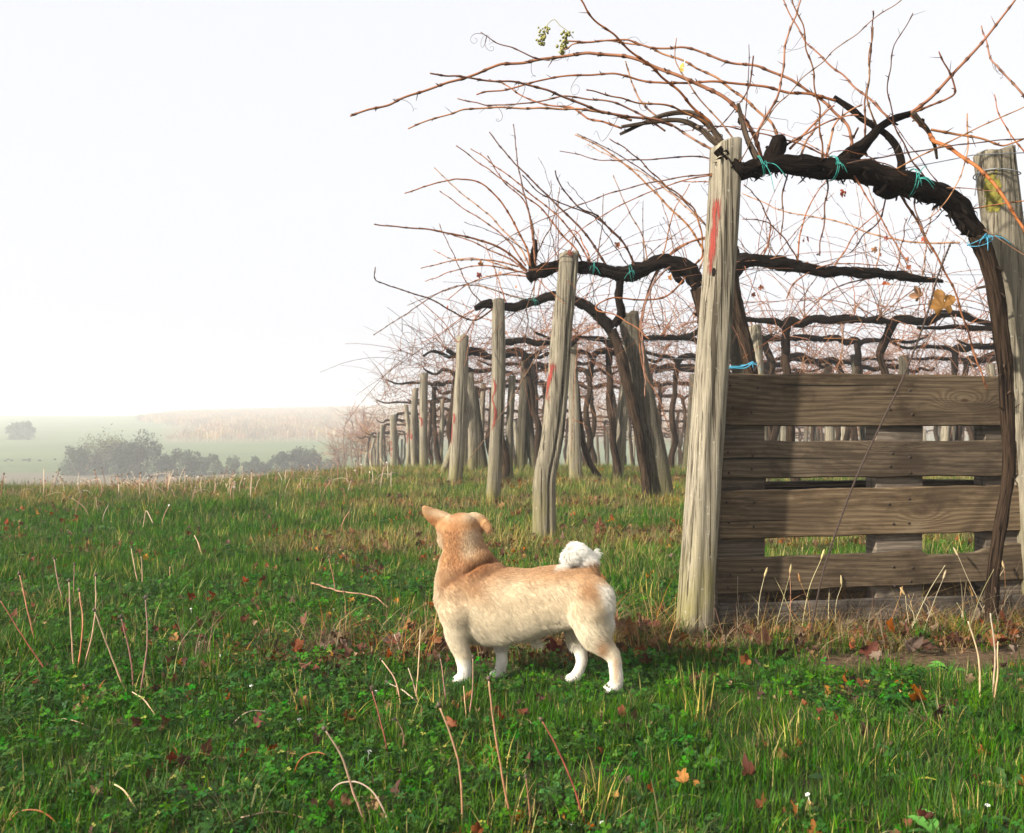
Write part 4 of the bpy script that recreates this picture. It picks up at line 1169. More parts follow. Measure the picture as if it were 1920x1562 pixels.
def put_leaf(name, loc, size, rot, col, rr, label=None, cat=None, group=None, parent=None, curl_=.35):
    V, F = vine_leaf(size, rr, curl_)
    Rm = np.array(Euler(rot).to_matrix()); V = V @ Rm.T + np.asarray(loc)
    c = np.asarray(col) * (1 + .35 * vnoise(V * 55, 8)[:, None]) * np.ones(3)
    o = mk(name, V, F, M['deadleaf'], parent, col=np.clip(c, .01, 1))
    if label: tag(o, label, cat, group)
    return o
rr = random.Random(77)
Yl = row_depth(0, 1760) - .12
for (x, y, s, rot, col, lab) in [(1722, 556, .038, (rad(70), rad(30), rad(190)), (.32, .15, .08), 'pale brown curled leaf hanging beside the yellow leaf'),
                                 (1768, 578, .062, (rad(78), rad(14), rad(168)), (.19, .085, .028), 'big lobed yellow-brown leaf hanging above the pallet'),
                                 (1582, 366, .020, (rad(80), rad(20), rad(200)), (.28, .06, .03), 'small dark red leaf under the front arm'),
                                 (1280, 128, .022, (rad(60), rad(50), rad(90)), (.42, .33, .06), 'small yellowish leaf on the longest cane'),
                                 (1598, 290, .02, (rad(80), rad(20), rad(20)), (.12, .06, .04), 'shrivelled dark leaf on the arm')]:
    o = put_leaf('leaf', at(x, y, Yl if y > 300 else row_depth(0, x) - .05), s, rot, col, rr, parent=v1); o['label'] = lab
    mb = MB(); b = at(x, y, Yl if y > 300 else row_depth(0, x) - .05); mb.tube([b, b + np.array([.006, .004, .02]), b + np.array([.015, .01, .045])], .0012, 4); q = mb.build('leaf_stalk', M['cane'], v1)
for k in range(26):
    x = rr.uniform(800, 1800); y = rr.uniform(470, 690)
    pv = rr.choice((v2, v2b, v3)) if x < 1250 else v2b
    if pv is v2b: x = rr.uniform(1400, 1790); y = rr.uniform(440, 560)
    if pv is v3: x = rr.uniform(800, 1120); y = rr.uniform(480, 620)
    if pv is v2: x = rr.uniform(880, 1280); y = rr.uniform(440, 530)
    Yv = row_depth(2 if pv is v3 else 1, x) + rr.gauss(0, .12)
    put_leaf('leaf', at(x, y, Yv), rr.uniform(.018, .032), (rad(rr.uniform(50, 110)), rad(rr.uniform(-40, 40)), rr.uniform(0, 6.28)), rr.choice([(.30, .09, .04), (.38, .16, .06), (.25, .07, .04)]), rr, parent=pv)
def bunch(px, py, Y, ln, n, seed, lab):
    r_ = random.Random(seed); mb = MB(); c = at(px, py, Y)
    bm = bmesh.new(); bmesh.ops.create_icosphere(bm, subdivisions=2, radius=1)
    bv = np.array([v.co[:] for v in bm.verts]); bf = [[v.index for v in f.verts] for f in bm.faces]; bm.free()
    for k in range(n):
        f = r_.random(); q = c + np.array([(-.25 * ln * f) + r_.gauss(0, .009 * (1.2 - f * .6)), r_.gauss(0, .009), -ln * f])
        mb.add(q + bv * np.array([1, 1, r_.uniform(.8, 1.2)]) * r_.uniform(.0035, .0062), bf)
    mb.tube([c + np.array([.0, 0, .0]), c + np.array([-.1 * ln, 0, -ln * .5]), c + np.array([-.2 * ln, 0, -ln])], .0016, 5)
    o = mb.build('grape_bunch', M['grape'], v1); o['label'] = lab
Yg = row_depth(0, 1060) - .02
bunch(1022, 52, Yg, .065, 46, 1, 'left shrivelled grape bunch hanging from the thin cane top')
bunch(1062, 60, Yg, .085, 60, 2, 'right longer shrivelled grape bunch')
mb = MB(); mb.tube([at(x, y, Yg) for x, y in [(1022, 54), (1030, 42), (1040, 37), (1050, 48), (1064, 58), (1075, 72)]], .0014, 5, .01, C=(.30, .26, .10)); mb.build('bunch_stalk', M['cane'], v1)

# ------------------------------------------------------------------ the pallet
def m_plank():
    g = G('pallet_wood'); o = g.coord(); r = g.rand(); x, y, z = g.xyz(o)
    off = g.math('MULTIPLY', r, 31.)
    p2 = g.comb(g.math('ADD', g.math('MULTIPLY', x, 2.2), off), off, g.math('MULTIPLY', z, 6.))
    vo = g.node('ShaderNodeTexVoronoi', feature='F1'); g.put(p2, vo.inputs['Vector']); vo.inputs['Scale'].default_value = 1.0; vo.inputs['Randomness'].default_value = 1.0
    dist = vo.outputs['Distance']
    sel = g.rng(g.xyz(vo.outputs['Color'])[0], .62, .66)
    near = g.math('MULTIPLY', g.rng(dist, .42, .04), sel)
    base = g.math('ADD', g.math('MULTIPLY', z, 46.), g.math('MULTIPLY', g.noise(g.comb(g.math('ADD', g.math('MULTIPLY', x, .8), off), off, g.math('MULTIPLY', z, 2.5)), 1, 5, .5), 9.))
    gr = g.math('ADD', base, g.math('MULTIPLY', g.math('POWER', near, 1.6), 5.5))
    lines = g.math('ABSOLUTE', g.math('SUBTRACT', g.math('FRACT', gr), .5))
    fine = g.noise(g.comb(g.math('MULTIPLY', x, 5.), off, g.math('MULTIPLY', z, 260.)), 1, 4, .6)
    mott = g.noise(g.comb(g.math('ADD', g.math('MULTIPLY', x, 3.), off), g.math('MULTIPLY', y, 20.), g.math('MULTIPLY', z, 7.)), 1, 5, .65)
    c = g.ramp(lines, [(.0, (.080, .056, .035)), (.2, (.115, .082, .051)), (.5, (.155, .115, .074))])
    c = g.mix(g.math('MULTIPLY', g.rng(fine, .42, .7), .75), c, (.034, .023, .014))
    c = g.mix(g.math('MULTIPLY', g.rng(mott, .48, .66), .75), c, (.028, .018, .010))
    c = g.mix(g.math('MULTIPLY', g.rng(mott, .42, .28), .4), c, (.20, .16, .11))
    c = g.mix(g.math('MULTIPLY', g.rng(dist, .075, .05), sel), c, (.05, .027, .015))
    crack = g.rng(g.noise(g.comb(g.math('ADD', g.math('MULTIPLY', x, .9), off), off, g.math('MULTIPLY', z, 50.)), 1, 2, .5), .68, .71)
    c = g.mix(crack, c, (.012, .009, .006))
    stain = g.rng(g.noise(g.comb(g.math('ADD', g.math('MULTIPLY', x, 1.4), off), off, g.math('MULTIPLY', z, 3.)), 1, 6, .7, .6), .50, .60)
    c = g.mix(g.math('MULTIPLY', stain, .55), c, (.035, .024, .015))
    c = g.hsv(c, .5, g.math('MULTIPLY_ADD', r, .6, .6), g.math('MULTIPLY_ADD', g.math('FRACT', g.math('MULTIPLY', r, 7.7)), .5, .85))
    h = g.math('SUBTRACT', g.math('ADD', g.math('MULTIPLY', lines, .6), g.math('MULTIPLY', fine, .6)), crack)
    return g.done(g.bsdf(c, .85, .2, g.bump(h, .55, .003)))
M['plank'] = m_plank()
M['nail'] = m_plain('rusty_nail', (.03, .018, .012), .7, .4)
PO = at(1352, 1190, 3.90); PO[2] = gz1(PO[0], PO[1])
pal = empty('wooden_pallet', PO, UA)
tag(pal, 'grey-brown wooden pallet stood on edge as a fence beside the tall end post', 'pallet')
def plank(name, x0, x1, z0, z1, y0, y1, seed, notch=None, warp=.004, tilt=0.):
    rr = random.Random(seed); n = max(6, int((x1 - x0) / .035)) if x1 - x0 > .2 else 8
    L, H, T = x1 - x0, z1 - z0, y1 - y0
    xs = np.linspace(0, L, n + 1); b = .005
    V = []
    for k, x in enumerate(xs):
        e = np.array([[vnoise(np.array([[x * 6, q * 9.3, seed * 3.1]]), seed)[0] * warp + vnoise(np.array([[x * 22, q * 4.3, seed * 1.7]]), seed)[0] * warp * .5 for q in range(2)]])[0]
        bow = .004 * math.sin(x * 2.6 + seed)
        zt = H + e[0] + tilt * x; zb = e[1] + tilt * x
        if notch: zt -= notch(x)
        for (yy, zz) in ((b, zb), (T - b, zb), (T, zb + b), (T, zt - b), (T - b, zt), (b, zt), (0, zt - b), (0, zb + b)):
            V.append((x + (rr.gauss(0, .002) if k in (0, n) else 0), yy + bow, zz))
    F = []
    for k in range(n):
        for q in range(8): F.append((k * 8 + q, k * 8 + (q + 1) % 8, (k + 1) * 8 + (q + 1) % 8, (k + 1) * 8 + q))
    F.append(tuple(range(8))[::-1]); F.append(tuple(n * 8 + q for q in range(8)))
    o = link(name, mesh_data(name, V, F, M['plank'], False), pal); o.location = (x0, y0, z0)
    return o
PLEN = 1.34
fr = [plank('plank', .018, PLEN, .815, 1.022, 0, .024, 1), plank('plank', .012, PLEN, .610, .757, 0, .024, 2), plank('plank', .004, PLEN, .372, .562, 0, .024, 3, tilt=.008),
      plank('plank', -.012, PLEN, .158, .296, 0, .024, 4, notch=lambda x: .022 * sstep(.86, .885, x) - .0 * x - .035 * sstep(1.05, 1.25, x), tilt=.018), plank('plank', .0, PLEN, .035, .120, 0, .024, 5)]
for x0, x1 in ((.0, .19), (.665, .865), (PLEN - .19, PLEN)):
    plank('batten', x0, x1, .02, 1.018, .026, .115, 11 + int(x0 * 10))
for z0, z1 in ((.86, 1.026), (.44, .590), (.03, .17)):
    plank('rear_plank', .012, PLEN, z0, z1, .117, .141, 21 + int(z0 * 10))
nail = MB(); V_, F_, U_ = tube([(0, -.003, 0), (0, .01, 0)], .0052, 8); nail.add(V_, F_); nail_me = nail.data('nail', M['nail'])
rr = random.Random(3)
for z0, z1 in ((.815, 1.022), (.61, .757), (.372, .562), (.158, .296)):
    for xx in (.05, .13, .71, .80):
        for f in (.28, .72):
            pk = fr[(.815, .61, .372, .158).index(z0)]; o = link('nail', nail_me, pk); o.location = (xx + rr.gauss(0, .012) - pk.location[0], .0005 + .004 * math.sin(xx * 2.6 + fr.index(pk) + 1), (z1 - z0) * f + rr.gauss(0, .012))
# ------------------------------------------------------------------ the dog
DA = rad(15.0)
DL = np.array([-math.sin(DA), -math.cos(DA), 0.0])       # its left side, towards the camera
DH = np.array([-math.cos(DA), math.sin(DA), 0.0])        # heading
DP0 = np.array([.269, 3.14, 0.0])
def dpt(px, py, s=0.0):
    k = (px - CX) / FPX
    Y = (DP0.dot(DL) + s) / (k * DL[0] + DL[1])
    return at(px, py, Y)
def px_r(r, Y=3.18): return r / FPX * Y

def build_dog():
    mb = MB()
    INS = 1.5
    # torso: lofted oval sections (x, top, bottom, half width)
    secs = [(826, 1105, 1140, .030), (831, 1080, 1162, .058), (842, 1066, 1182, .082), (860, 1060, 1196, .100), (885, 1055, 1204, .110), (915, 1056, 1207, .113), (950, 1063, 1207, .112),
            (985, 1066, 1201, .106), (1020, 1063, 1192, .099), (1050, 1060, 1182, .095), (1080, 1061, 1178, .094), (1105, 1069, 1176, .088), (1122, 1082, 1172, .074), (1134, 1100, 1160, .052), (1140, 1115, 1148, .026)]
    C, HZ, HW = [], [], []
    for x, t, b, w in secs:
        c = dpt(x, (t + b) / 2); C.append(c); HZ.append(px_r((b - t) / 2 - INS, c[1])); HW.append(w - .006)
    C = np.array(C)
    Cs, HZs = resample(C, HZ, .012); _, HWs = resample(C, HW, .012)
    S = 36; th = np.arange(S) / S * 2 * math.pi
    ct, st = np.cos(th), np.sin(th); e = 2 / 2.25
    ct = np.sign(ct) * np.abs(ct) ** e; st = np.sign(st) * np.abs(st) ** e
    st_ = st
    V = (Cs[:, None, :] + DL[None, None, :] * (ct[None, :, None] * HWs[:, None, None]) + np.array([0, 0, 1.])[None, None] * (st_[None, :, None] * HZs[:, None, None])).reshape(-1, 3)
    n = len(Cs); i = np.arange(n - 1)[:, None] * S; j = np.arange(S)[None]; j2 = (j + 1) % S
    F = np.stack([i + j, i + j2, i + S + j2, i + S + j], 2).reshape(-1, 4).tolist(); F.append(list(range(S))[::-1]); F.append([(n - 1) * S + q for q in range(S)])
    mb.add(V, F)
    def limb(ch, step=.006, sides=18):
        P = np.array([dpt(x, y, s) for x, y, s, r in ch]); R = np.array([px_r(r) for *_, r in ch])
        mb.tube(P, R, sides, step)
        ball(P[0], R[0]); ball(P[-1], R[-1]); return P
    bm = bmesh.new(); bmesh.ops.create_icosphere(bm, subdivisions=3, radius=1)
    bv = np.array([v.co[:] for v in bm.verts]); bf = [[v.index for v in f.verts] for f in bm.faces]; bm.free()
    def ball(c, r, sc=(1, 1, 1), rot=None):
        v = bv * np.array(sc) * r
        if rot is not None: v = v @ np.array(rot).T
        mb.add(np.asarray(c) + v, bf)
    def along(d):
        x = np.asarray(d, float); x /= np.linalg.norm(x); z = np.array([0, 0, 1.]); y = np.cross(z, x); y /= np.linalg.norm(y); z = np.cross(x, y)
        return np.stack([x, y, z], 1)
    # neck and head
    limb([(930, 1120, 0, 50), (902, 1092, 0, 52), (886, 1066, 0, 47), (873, 1038, 0, 42), (866, 1010, -.005, 40), (864, 998, -.01, 38)])
    limb([(855, 1120, .02, 42), (856, 1090, .02, 40), (860, 1060, .01, 40)])
    HD = np.array([-.22, .97, -.04]); HD /= np.linalg.norm(HD)
    hc = dpt(863, 1003, -.02)
    Rh = along(HD)
    ball(hc, 1, (.080, .0745, .060), Rh)
    ball(hc + np.array([0, 0, .006]), 1, (.066, .070, .049), Rh)
    ball(hc + HD * .05 - np.array([0, 0, .012]), 1, (.055, .054, .046), Rh)
    for s in (-1, 1): ball(hc + HD * .045 + Rh[:, 1] * s * .036 - np.array([0, 0, .02]), .034)
    mz = [hc + HD * .05 - np.array([0, 0, .018]), hc + HD * .10 - np.array([0, 0, .026]), hc + HD * .145 - np.array([0, 0, .030])]
    mb.tube(mz, [.040, .031, .025], 18, .006); ball(mz[-1], .026)
    # ears, flattened
    def ear(ch, flat):
        P = np.array([dpt(x, y, s) for x, y, s, r in ch]); R = np.array([px_r(r) for *_, r in ch])
        P2, R2 = resample(P, R, .004)
        T, N, B = frames(P2); Sd = 16; a = np.arange(Sd) / Sd * 6.2832
        vd = np.array([0, 1, 0.]); V = []
        for p, r, t in zip(P2, R2, T):
            u = vd - t * vd.dot(t); u /= np.linalg.norm(u); w = np.cross(t, u)
            V.append(p + w[None] * (np.cos(a) * r)[:, None] + u[None] * (np.sin(a) * max(r * flat, .0075))[:, None])
        V = np.concatenate(V); n = len(P2); i = np.arange(n - 1)[:, None] * Sd; j = np.arange(Sd)[None]; j2 = (j + 1) % Sd
        F = np.stack([i + j, i + j2, i + Sd + j2, i + Sd + j], 2).reshape(-1, 4).tolist(); F.append(list(range(Sd))[::-1]); F.append([(n - 1) * Sd + q for q in range(Sd)])
        mb.add(V, F)
    ear([(856, 990, -.025, 15), (842, 982, -.02, 19), (828, 975, -.015, 19), (815, 969, -.01, 17), (805, 962, -.005, 13), (797, 954, 0, 7.5), (793, 949, 0, 3)], .32)
    ball(dpt(834, 991, -.02), px_r(17)); ball(dpt(890, 989, -.03), px_r(18))
    ear([(870, 992, -.02, 14), (880, 980, -.02, 17), (891, 976, -.025, 16), (903, 981, -.03, 14.5), (912, 987, -.035, 11)], .45)
    ear([(905, 982, -.02, 11), (913, 988, -.02, 10), (916, 996, -.015, 8), (914, 1003, -.01, 5)], .6)
    # tail
    limb([(1112, 1094, -.005, 13), (1112, 1074, -.005, 13), (1107, 1058, -.005, 13), (1096, 1045, 0, 13), (1082, 1036, .01, 14), (1070, 1040, .02, 12), (1064, 1050, .025, 9)])
    ball(dpt(1076, 1041, .012), px_r(15)); ball(dpt(1091, 1052, .0), px_r(13)); ball(dpt(1076, 1030, .008), px_r(9))
    limb([(1094, 1050, -.015, 8), (1106, 1045, -.018, 6.5), (1114, 1040, -.02, 4.5), (1119, 1036, -.02, 3)])
    # legs
    paws = []
    def paw(p, d, r):
        for k, q in enumerate((-1.5, -.5, .5, 1.5)):
            sd = np.cross(d, (0, 0, 1.)); f = 1.0 - .12 * abs(q)
            ball(p + d * r * .95 * f + sd * q * r * .52 - np.array([0, 0, r * .12]), r * .46, (1.15, 1.15, .95))
        ball(p + d * r * .3, r, (1.0, 1.0, .74))
    # near hind: heavy thigh, stifle forward, hock back, upright shank
    ball(dpt(1103, 1128, .052), 1, (.082, .045, .088), along(DH)); ball(dpt(1112, 1165, .056), 1, (.064, .040, .058), along(DH))
    L = limb([(1103, 1150, .055, 38), (1112, 1182, .060, 32), (1126, 1206, .062, 22), (1142, 1222, .062, 15.5), (1151, 1232, .062, 13.5), (1154, 1250, .062, 11.5), (1156, 1272, .062, 11.5), (1154, 1286, .062, 12)])
    paws.append((dpt(1152, 1287, .062), 13.5))
    # far hind, stepping forward
    ball(dpt(1095, 1140, -.05), 1, (.075, .042, .085), along(DH))
    limb([(1085, 1165, -.045, 33), (1082, 1198, -.045, 21), (1088, 1222, -.042, 14), (1091, 1240, -.040, 11.5), (1087, 1257, -.038, 10.5), (1080, 1270, -.036, 10.5)])
    paws.append((dpt(1076, 1273, -.036), 11.5))
    # near front: broad upper arm, straight forearm
    ball(dpt(858, 1135, .066), 1, (.052, .042, .085), along(DH))
    limb([(858, 1150, .070, 34), (856, 1180, .074, 24), (858, 1200, .075, 18.5), (865, 1220, .074, 16.5), (871, 1242, .072, 12.5), (871, 1260, .070, 12)])
    paws.append((dpt(866, 1267, .070), 12.5))
    limb([(912, 1150, -.03, 36), (934, 1188, -.03, 19), (939, 1212, -.03, 14), (941, 1235, -.03, 11.5), (939, 1252, -.03, 10.5), (937, 1262, -.03, 10.5)])
    paws.append((dpt(934, 1266, -.03), 11.5))
    pd = DH * .93 + DL * .36; pd /= np.linalg.norm(pd)
    for p, r in paws: paw(p, pd, px_r(r))
    ball(dpt(1003, 1204, 0), 1, (.028, .012, .012), along(DH))
    return mb, paws, hc, HD, Rh

mb, PAWS, HC, HDIR, RH = build_dog()
V, F, UV_, _ = mb.get()
lows = [np.min(V[np.linalg.norm(V[:, :2] - p[:2], axis=1) < .03][:, 2]) for p, r in PAWS]
grd = [gz1(p[0], p[1]) for p, r in PAWS]
# settle every paw on the soil: legs are stretched a touch below the wrist
for (p, r), lo, gd in zip(PAWS, lows, grd):
    d = np.linalg.norm(V[:, :2] - p[:2], axis=1)
    w = sstep(.075, .045, d) * sstep(.12, .05, V[:, 2])
    V[:, 2] += w * (gd - .003 - lo)
dog_base = np.array([DP0[0] - .13, DP0[1] + .04, 0.0]); dog_base[2] = gz1(dog_base[0], dog_base[1])
tmp = bpy.data.objects.new('dog_tmp', mesh_data('dog_tmp', V - dog_base, F)); COL.objects.link(tmp)
m1 = tmp.modifiers.new('r', 'REMESH'); m1.mode = 'VOXEL'; m1.voxel_size = .0046; m1.use_smooth_shade = True
dg = bpy.context.evaluated_depsgraph_get()
ev = tmp.evaluated_get(dg); dme = bpy.data.meshes.new_from_object(ev); dme.name = 'body'
bpy.data.objects.remove(tmp)
nv = len(dme.vertices); DV = np.empty(nv * 3); dme.vertices.foreach_get('co', DV); DV = DV.reshape(-1, 3)
ne = len(dme.edges); ED = np.empty(ne * 2, np.int32); dme.edges.foreach_get('vertices', ED); ED = ED.reshape(-1, 2)
deg = np.bincount(ED.ravel(), minlength=nv)[:, None].astype(float)
wp = DV + dog_base; qx = CX + wp[:, 0] / wp[:, 1] * FPX; qy = CY - (wp[:, 2] - EYE) / wp[:, 1] * FPX
thin = np.maximum.reduce([sstep(1004, 994, qy), sstep(1058, 1050, qy) * sstep(1035, 1042, qx), sstep(1225, 1245, qy)])
lam = (.55 * (1 - thin))[:, None]; lam2 = np.full((nv, 1), .5)
for it in range(26):
    acc = np.zeros_like(DV)
    for ax_ in range(3): acc[:, ax_] = np.bincount(ED[:, 0], DV[ED[:, 1], ax_], nv) + np.bincount(ED[:, 1], DV[ED[:, 0], ax_], nv)
    DV += (acc / np.maximum(deg, 1) - DV) * (lam2 if it < 3 else lam)
dme.vertices.foreach_set('co', DV.ravel()); dme.update()
DN = np.empty(nv * 3); dme.vertices.foreach_get('normal', DN); DN = DN.reshape(-1, 3)
# the fold of skin between neck and shoulder
fold = np.array([dpt(x, y, s) for x, y, s in [(922, 1052, .02), (900, 1060, .055), (880, 1070, .08), (858, 1082, .095), (838, 1096, .10)]]) - dog_base
fq, _ = resample(fold, 1., .006)
dd = np.min(np.linalg.norm(DV[:, None, :] - fq[None], axis=2), 1)
DV -= DN * (.012 * np.exp(-(dd / .009) ** 2))[:, None]
DV += DN * (.003 * np.exp(-((dd - .028) / .014) ** 2))[:, None]
DV += DN * (.0025 * vnoise(DV * 22, 4))[:, None]
dme.vertices.foreach_set('co', DV.ravel()); dme.update()
dme.vertices.foreach_get('normal', DN.ravel())

def coat(P):
    """coat colour, with shade at neck fold and left ear painted in; P in world coordinates"""
    Wd = P
    s = (Wd - DP0)[:, :2] @ DL[:2]
    Pm = Wd - s[:, None] * DL[None]                     # mirrored on to the dog's middle plane: both flanks alike
    px = CX + Pm[:, 0] / Pm[:, 1] * FPX; py = CY - (Pm[:, 2] - EYE) / Pm[:, 1] * FPX
    tan = np.array([.385, .205, .092]); red = np.array([.25, .10, .038]); cream = np.array([.60, .49, .335]); pale = np.array([.68, .60, .455]); white = np.array([.76, .72, .64])
    nz = vnoise(Wd * 16, 7); nf = vnoise(Wd * np.array([60, 60, 60]), 8)
    c = np.repeat(cream[None], len(P), 0)
    def over(col, w):
        nonlocal c
        w = np.clip(w, 0, 1)[:, None]; c = c * (1 - w) + np.asarray(col) * w
    over(pale, sstep(1120, 1175, py + 14 * nz) * .8)
    over(tan, sstep(1106, 1064, py + 10 * nz) * sstep(905, 950, px) * .82)                       # saddle
    over(tan, sstep(1135, 1085, py + 10 * nz - .25 * (px - 880)) * sstep(960, 900, px) * .85)      # shoulder
    over(tan, sstep(1062, 1040, py) * sstep(960, 930, px) * .85)
    over(tan, np.exp(-((px - 1112) / 22) ** 2 - ((py - 1098) / 26) ** 2) * .9)                    # rump
    over(red, np.exp(-((px - 860 - .15 * (py - 1000) + 6 * nz) / 15) ** 2) * sstep(1085, 1050, py) * sstep(930, 915, px) * .6)   # nape
    over(red, np.exp(-((px - 915) / 38) ** 2 - ((py - 1062) / 17) ** 2) * .75)                   # withers
    over(cream, sstep(842, 824, px + 5 * nz) * sstep(985, 1010, py) * .75)
    over(cream, np.exp(-((px - 890) / 14) ** 2) * sstep(985, 1000, py) * sstep(1050, 1030, py) * .55)
    over(cream, sstep(985, 962, py + .25 * np.abs(px - 862)) * .0 + np.exp(-((px - 884) / 16) ** 2 - ((py - 966) / 9) ** 2) * .7 + np.exp(-((px - 826) / 26) ** 2 - ((py - 958 - (px - 800) * .25) / 7) ** 2) * .6)
    over(white, sstep(1122, 1138, px - .26 * (py - 1100) + 4 * nz) * sstep(1082, 1095, py) * sstep(1185, 1160, py) * .9)   # breeches
    over(white, sstep(1212, 1240, py + 6 * nz) * .95)                                            # stockings
    over(white, sstep(1196, 1214, py) * sstep(905, 925, px) * sstep(1110, 1090, px) * .7)
    over((.45, .22, .09), np.exp(-((px - 1136) / 11) ** 2 - ((py - 1203) / 17) ** 2) * .8)
    over((.50, .29, .12), np.exp(-((px - 1162) / 7) ** 2) * sstep(1215, 1228, py) * sstep(1275, 1262, py) * .6)
    over((.52, .32, .15), np.exp(-((px - 1102) / 8) ** 2) * sstep(1195, 1210, py) * sstep(1270, 1255, py) * .6)
    over(red, np.exp(-((px - 808) / 12) ** 2 - ((py - 977) / 7) ** 2) * .8)  # shadow on the left ear's lower rim, painted into the coat
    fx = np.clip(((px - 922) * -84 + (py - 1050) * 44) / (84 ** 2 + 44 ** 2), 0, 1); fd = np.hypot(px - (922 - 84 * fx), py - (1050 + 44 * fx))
    over((.17, .062, .022), np.exp(-(fd / 6.5) ** 2) * (.85 - .45 * fx))  # crease shade along the neck fold, put into the coat colour
    tl = sstep(1066, 1050, py + .18 * (px - 1080)) * sstep(1036, 1046, px)
    over((.86, .83, .76), tl)
    over(tan, np.exp(-((px - 1104) / 16) ** 2 - ((py - 1058) / 9) ** 2) * .6)
    return np.clip(c * (1 + .05 * nz + .05 * nf)[:, None], .01, .95), px, py

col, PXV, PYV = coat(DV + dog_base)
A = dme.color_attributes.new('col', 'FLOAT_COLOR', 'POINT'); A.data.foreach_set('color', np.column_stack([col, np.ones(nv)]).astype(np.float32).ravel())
g = G('dog_skin'); M['skin'] = g.done(g.bsdf(g.hsv(g.attr('col'), .5, 1.05, .8), .75, .2))
dme.materials.clear(); dme.materials.append(M['skin'])
dog = empty('dog', dog_base)
tag(dog, 'short-legged tan and cream dog with a curled white tail, standing with its head turned away', 'dog')
body = link('body', dme, dog)
# eyes and nose (turned away from the camera)
M['nose'] = m_plain('dog_nose', (.012, .010, .010), .35, .5); M['eye'] = m_plain('dog_eye', (.02, .012, .008), .1, .6, .02)
bm = bmesh.new(); bmesh.ops.create_icosphere(bm, subdivisions=3, radius=1); bv = np.array([v.co[:] for v in bm.verts]); bf = [[v.index for v in f.verts] for f in bm.faces]; bm.free()
mk('nose', HC + HDIR * .170 - np.array([0, 0, .022]) + (bv * np.array([.010, .015, .011])) @ RH.T, bf, M['nose'], dog)
for s in (-1, 1):
    mk('eye', HC + HDIR * .094 + RH[:, 1] * s * .030 + np.array([0, 0, .012]) + bv * .0095, bf, M['eye'], dog)

# fur
dme.calc_loop_triangles(); nt = len(dme.loop_triangles)
tri = np.empty(nt * 3, np.int32); dme.loop_triangles.foreach_get('vertices', tri); tri = tri.reshape(-1, 3)
a, b, c = DV[tri[:, 0]], DV[tri[:, 1]], DV[tri[:, 2]]
area = np.linalg.norm(np.cross(b - a, c - a), axis=1) / 2
NH = 95000
cen_px = PXV[tri].mean(1); cen_py = PYV[tri].mean(1)
wt = area * (1 + 2.2 * (sstep(1058, 1050, cen_py) * sstep(1040, 1046, cen_px)) + .8 * sstep(1190, 1215, cen_py))
ti = RNG.choice(nt, NH, p=wt / wt.sum())
r1_, r2_ = np.sqrt(RNG.random(NH)), RNG.random(NH)
w0, w1, w2 = (1 - r1_)[:, None], (r1_ * (1 - r2_))[:, None], (r1_ * r2_)[:, None]
root = a[ti] * w0 + b[ti] * w1 + c[ti] * w2
nrm = DN[tri[ti, 0]] * w0 + DN[tri[ti, 1]] * w1 + DN[tri[ti, 2]] * w2
nrm /= np.linalg.norm(nrm, axis=1, keepdims=True)
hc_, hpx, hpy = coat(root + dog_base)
back = -DH
flow = np.repeat((back * .75 + np.array([0, 0, -.55]))[None], NH, 0)
headm = sstep(1075, 1050, hpy) * sstep(935, 915, hpx)
flow = flow * (1 - headm[:, None]) + headm[:, None] * np.array([.12, -.15, -1.0])
tailm = sstep(1060, 1050, hpy) * sstep(1040, 1046, hpx)
legm = sstep(1195, 1225, hpy)
flow = flow * (1 - legm[:, None]) + legm[:, None] * np.array([0, 0, -1.])
wv = np.stack([vnoise(root * 12, 31), vnoise(root * 12, 32), vnoise(root * 12, 33)], 1)
cl_ = np.stack([vnoise(root * 75, 41), vnoise(root * 75, 42), vnoise(root * 75, 43)], 1)
flow = flow + .22 * wv + .18 * cl_ + .16 * RNG.normal(size=(NH, 3))
flow -= nrm * np.sum(flow * nrm, 1, keepdims=True)
flow /= np.maximum(np.linalg.norm(flow, axis=1, keepdims=True), 1e-6)
ln = np.full(NH, .0165)
ln = ln * (1 - headm) + .010 * headm
ln = ln * (1 - legm) + .0060 * legm
ln = np.where((hpy > 1160) & (hpy < 1215) & (hpx > 880) & (hpx < 1070), .022, ln)
earm = sstep(992, 985, hpy); ln = ln * (1 - earm) + .006 * earm
breech = sstep(1108, 1122, hpx) * sstep(1080, 1095, hpy) * sstep(1200, 1180, hpy); ln = ln * (1 - breech) + .022 * breech
ln = ln * (1 - tailm) + .019 * tailm
ln *= RNG.uniform(.6, 1.25, NH)
lift = np.where(tailm > .5, .80, .20 + .22 * RNG.random(NH))[:, None]
d0 = nrm * lift * 1.3 + flow; d0 /= np.linalg.norm(d0, axis=1, keepdims=True)
d1 = nrm * lift * .5 + flow; d1 /= np.linalg.norm(d1, axis=1, keepdims=True)
droop = np.array([0, 0, -.12])
K = 4
pts = np.zeros((NH, K, 3)); pts[:, 0] = root - nrm * .0008
for k in range(1, K):
    f = (k - .5) / (K - 1)
    pts[:, k] = pts[:, k - 1] + (d0 * (1 - f) + d1 * f + droop * f) * (ln / (K - 1))[:, None]
hcv = bpy.data.hair_curves.new('fur')
hcv.add_curves([K] * NH)
hcv.attributes['position'].data.foreach_set('vector', pts.astype(np.float32).ravel())
ra = hcv.attributes.get('radius') or hcv.attributes.new('radius', 'FLOAT', 'POINT')
ra.data.foreach_set('value', np.tile(np.array([.00042, .00038, .00028, .00008], np.float32), NH))
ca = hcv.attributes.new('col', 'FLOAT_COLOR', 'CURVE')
jit = RNG.uniform(.84, 1.12, (NH, 1)) * (1 + .06 * vnoise(root * 60, 51)[:, None])
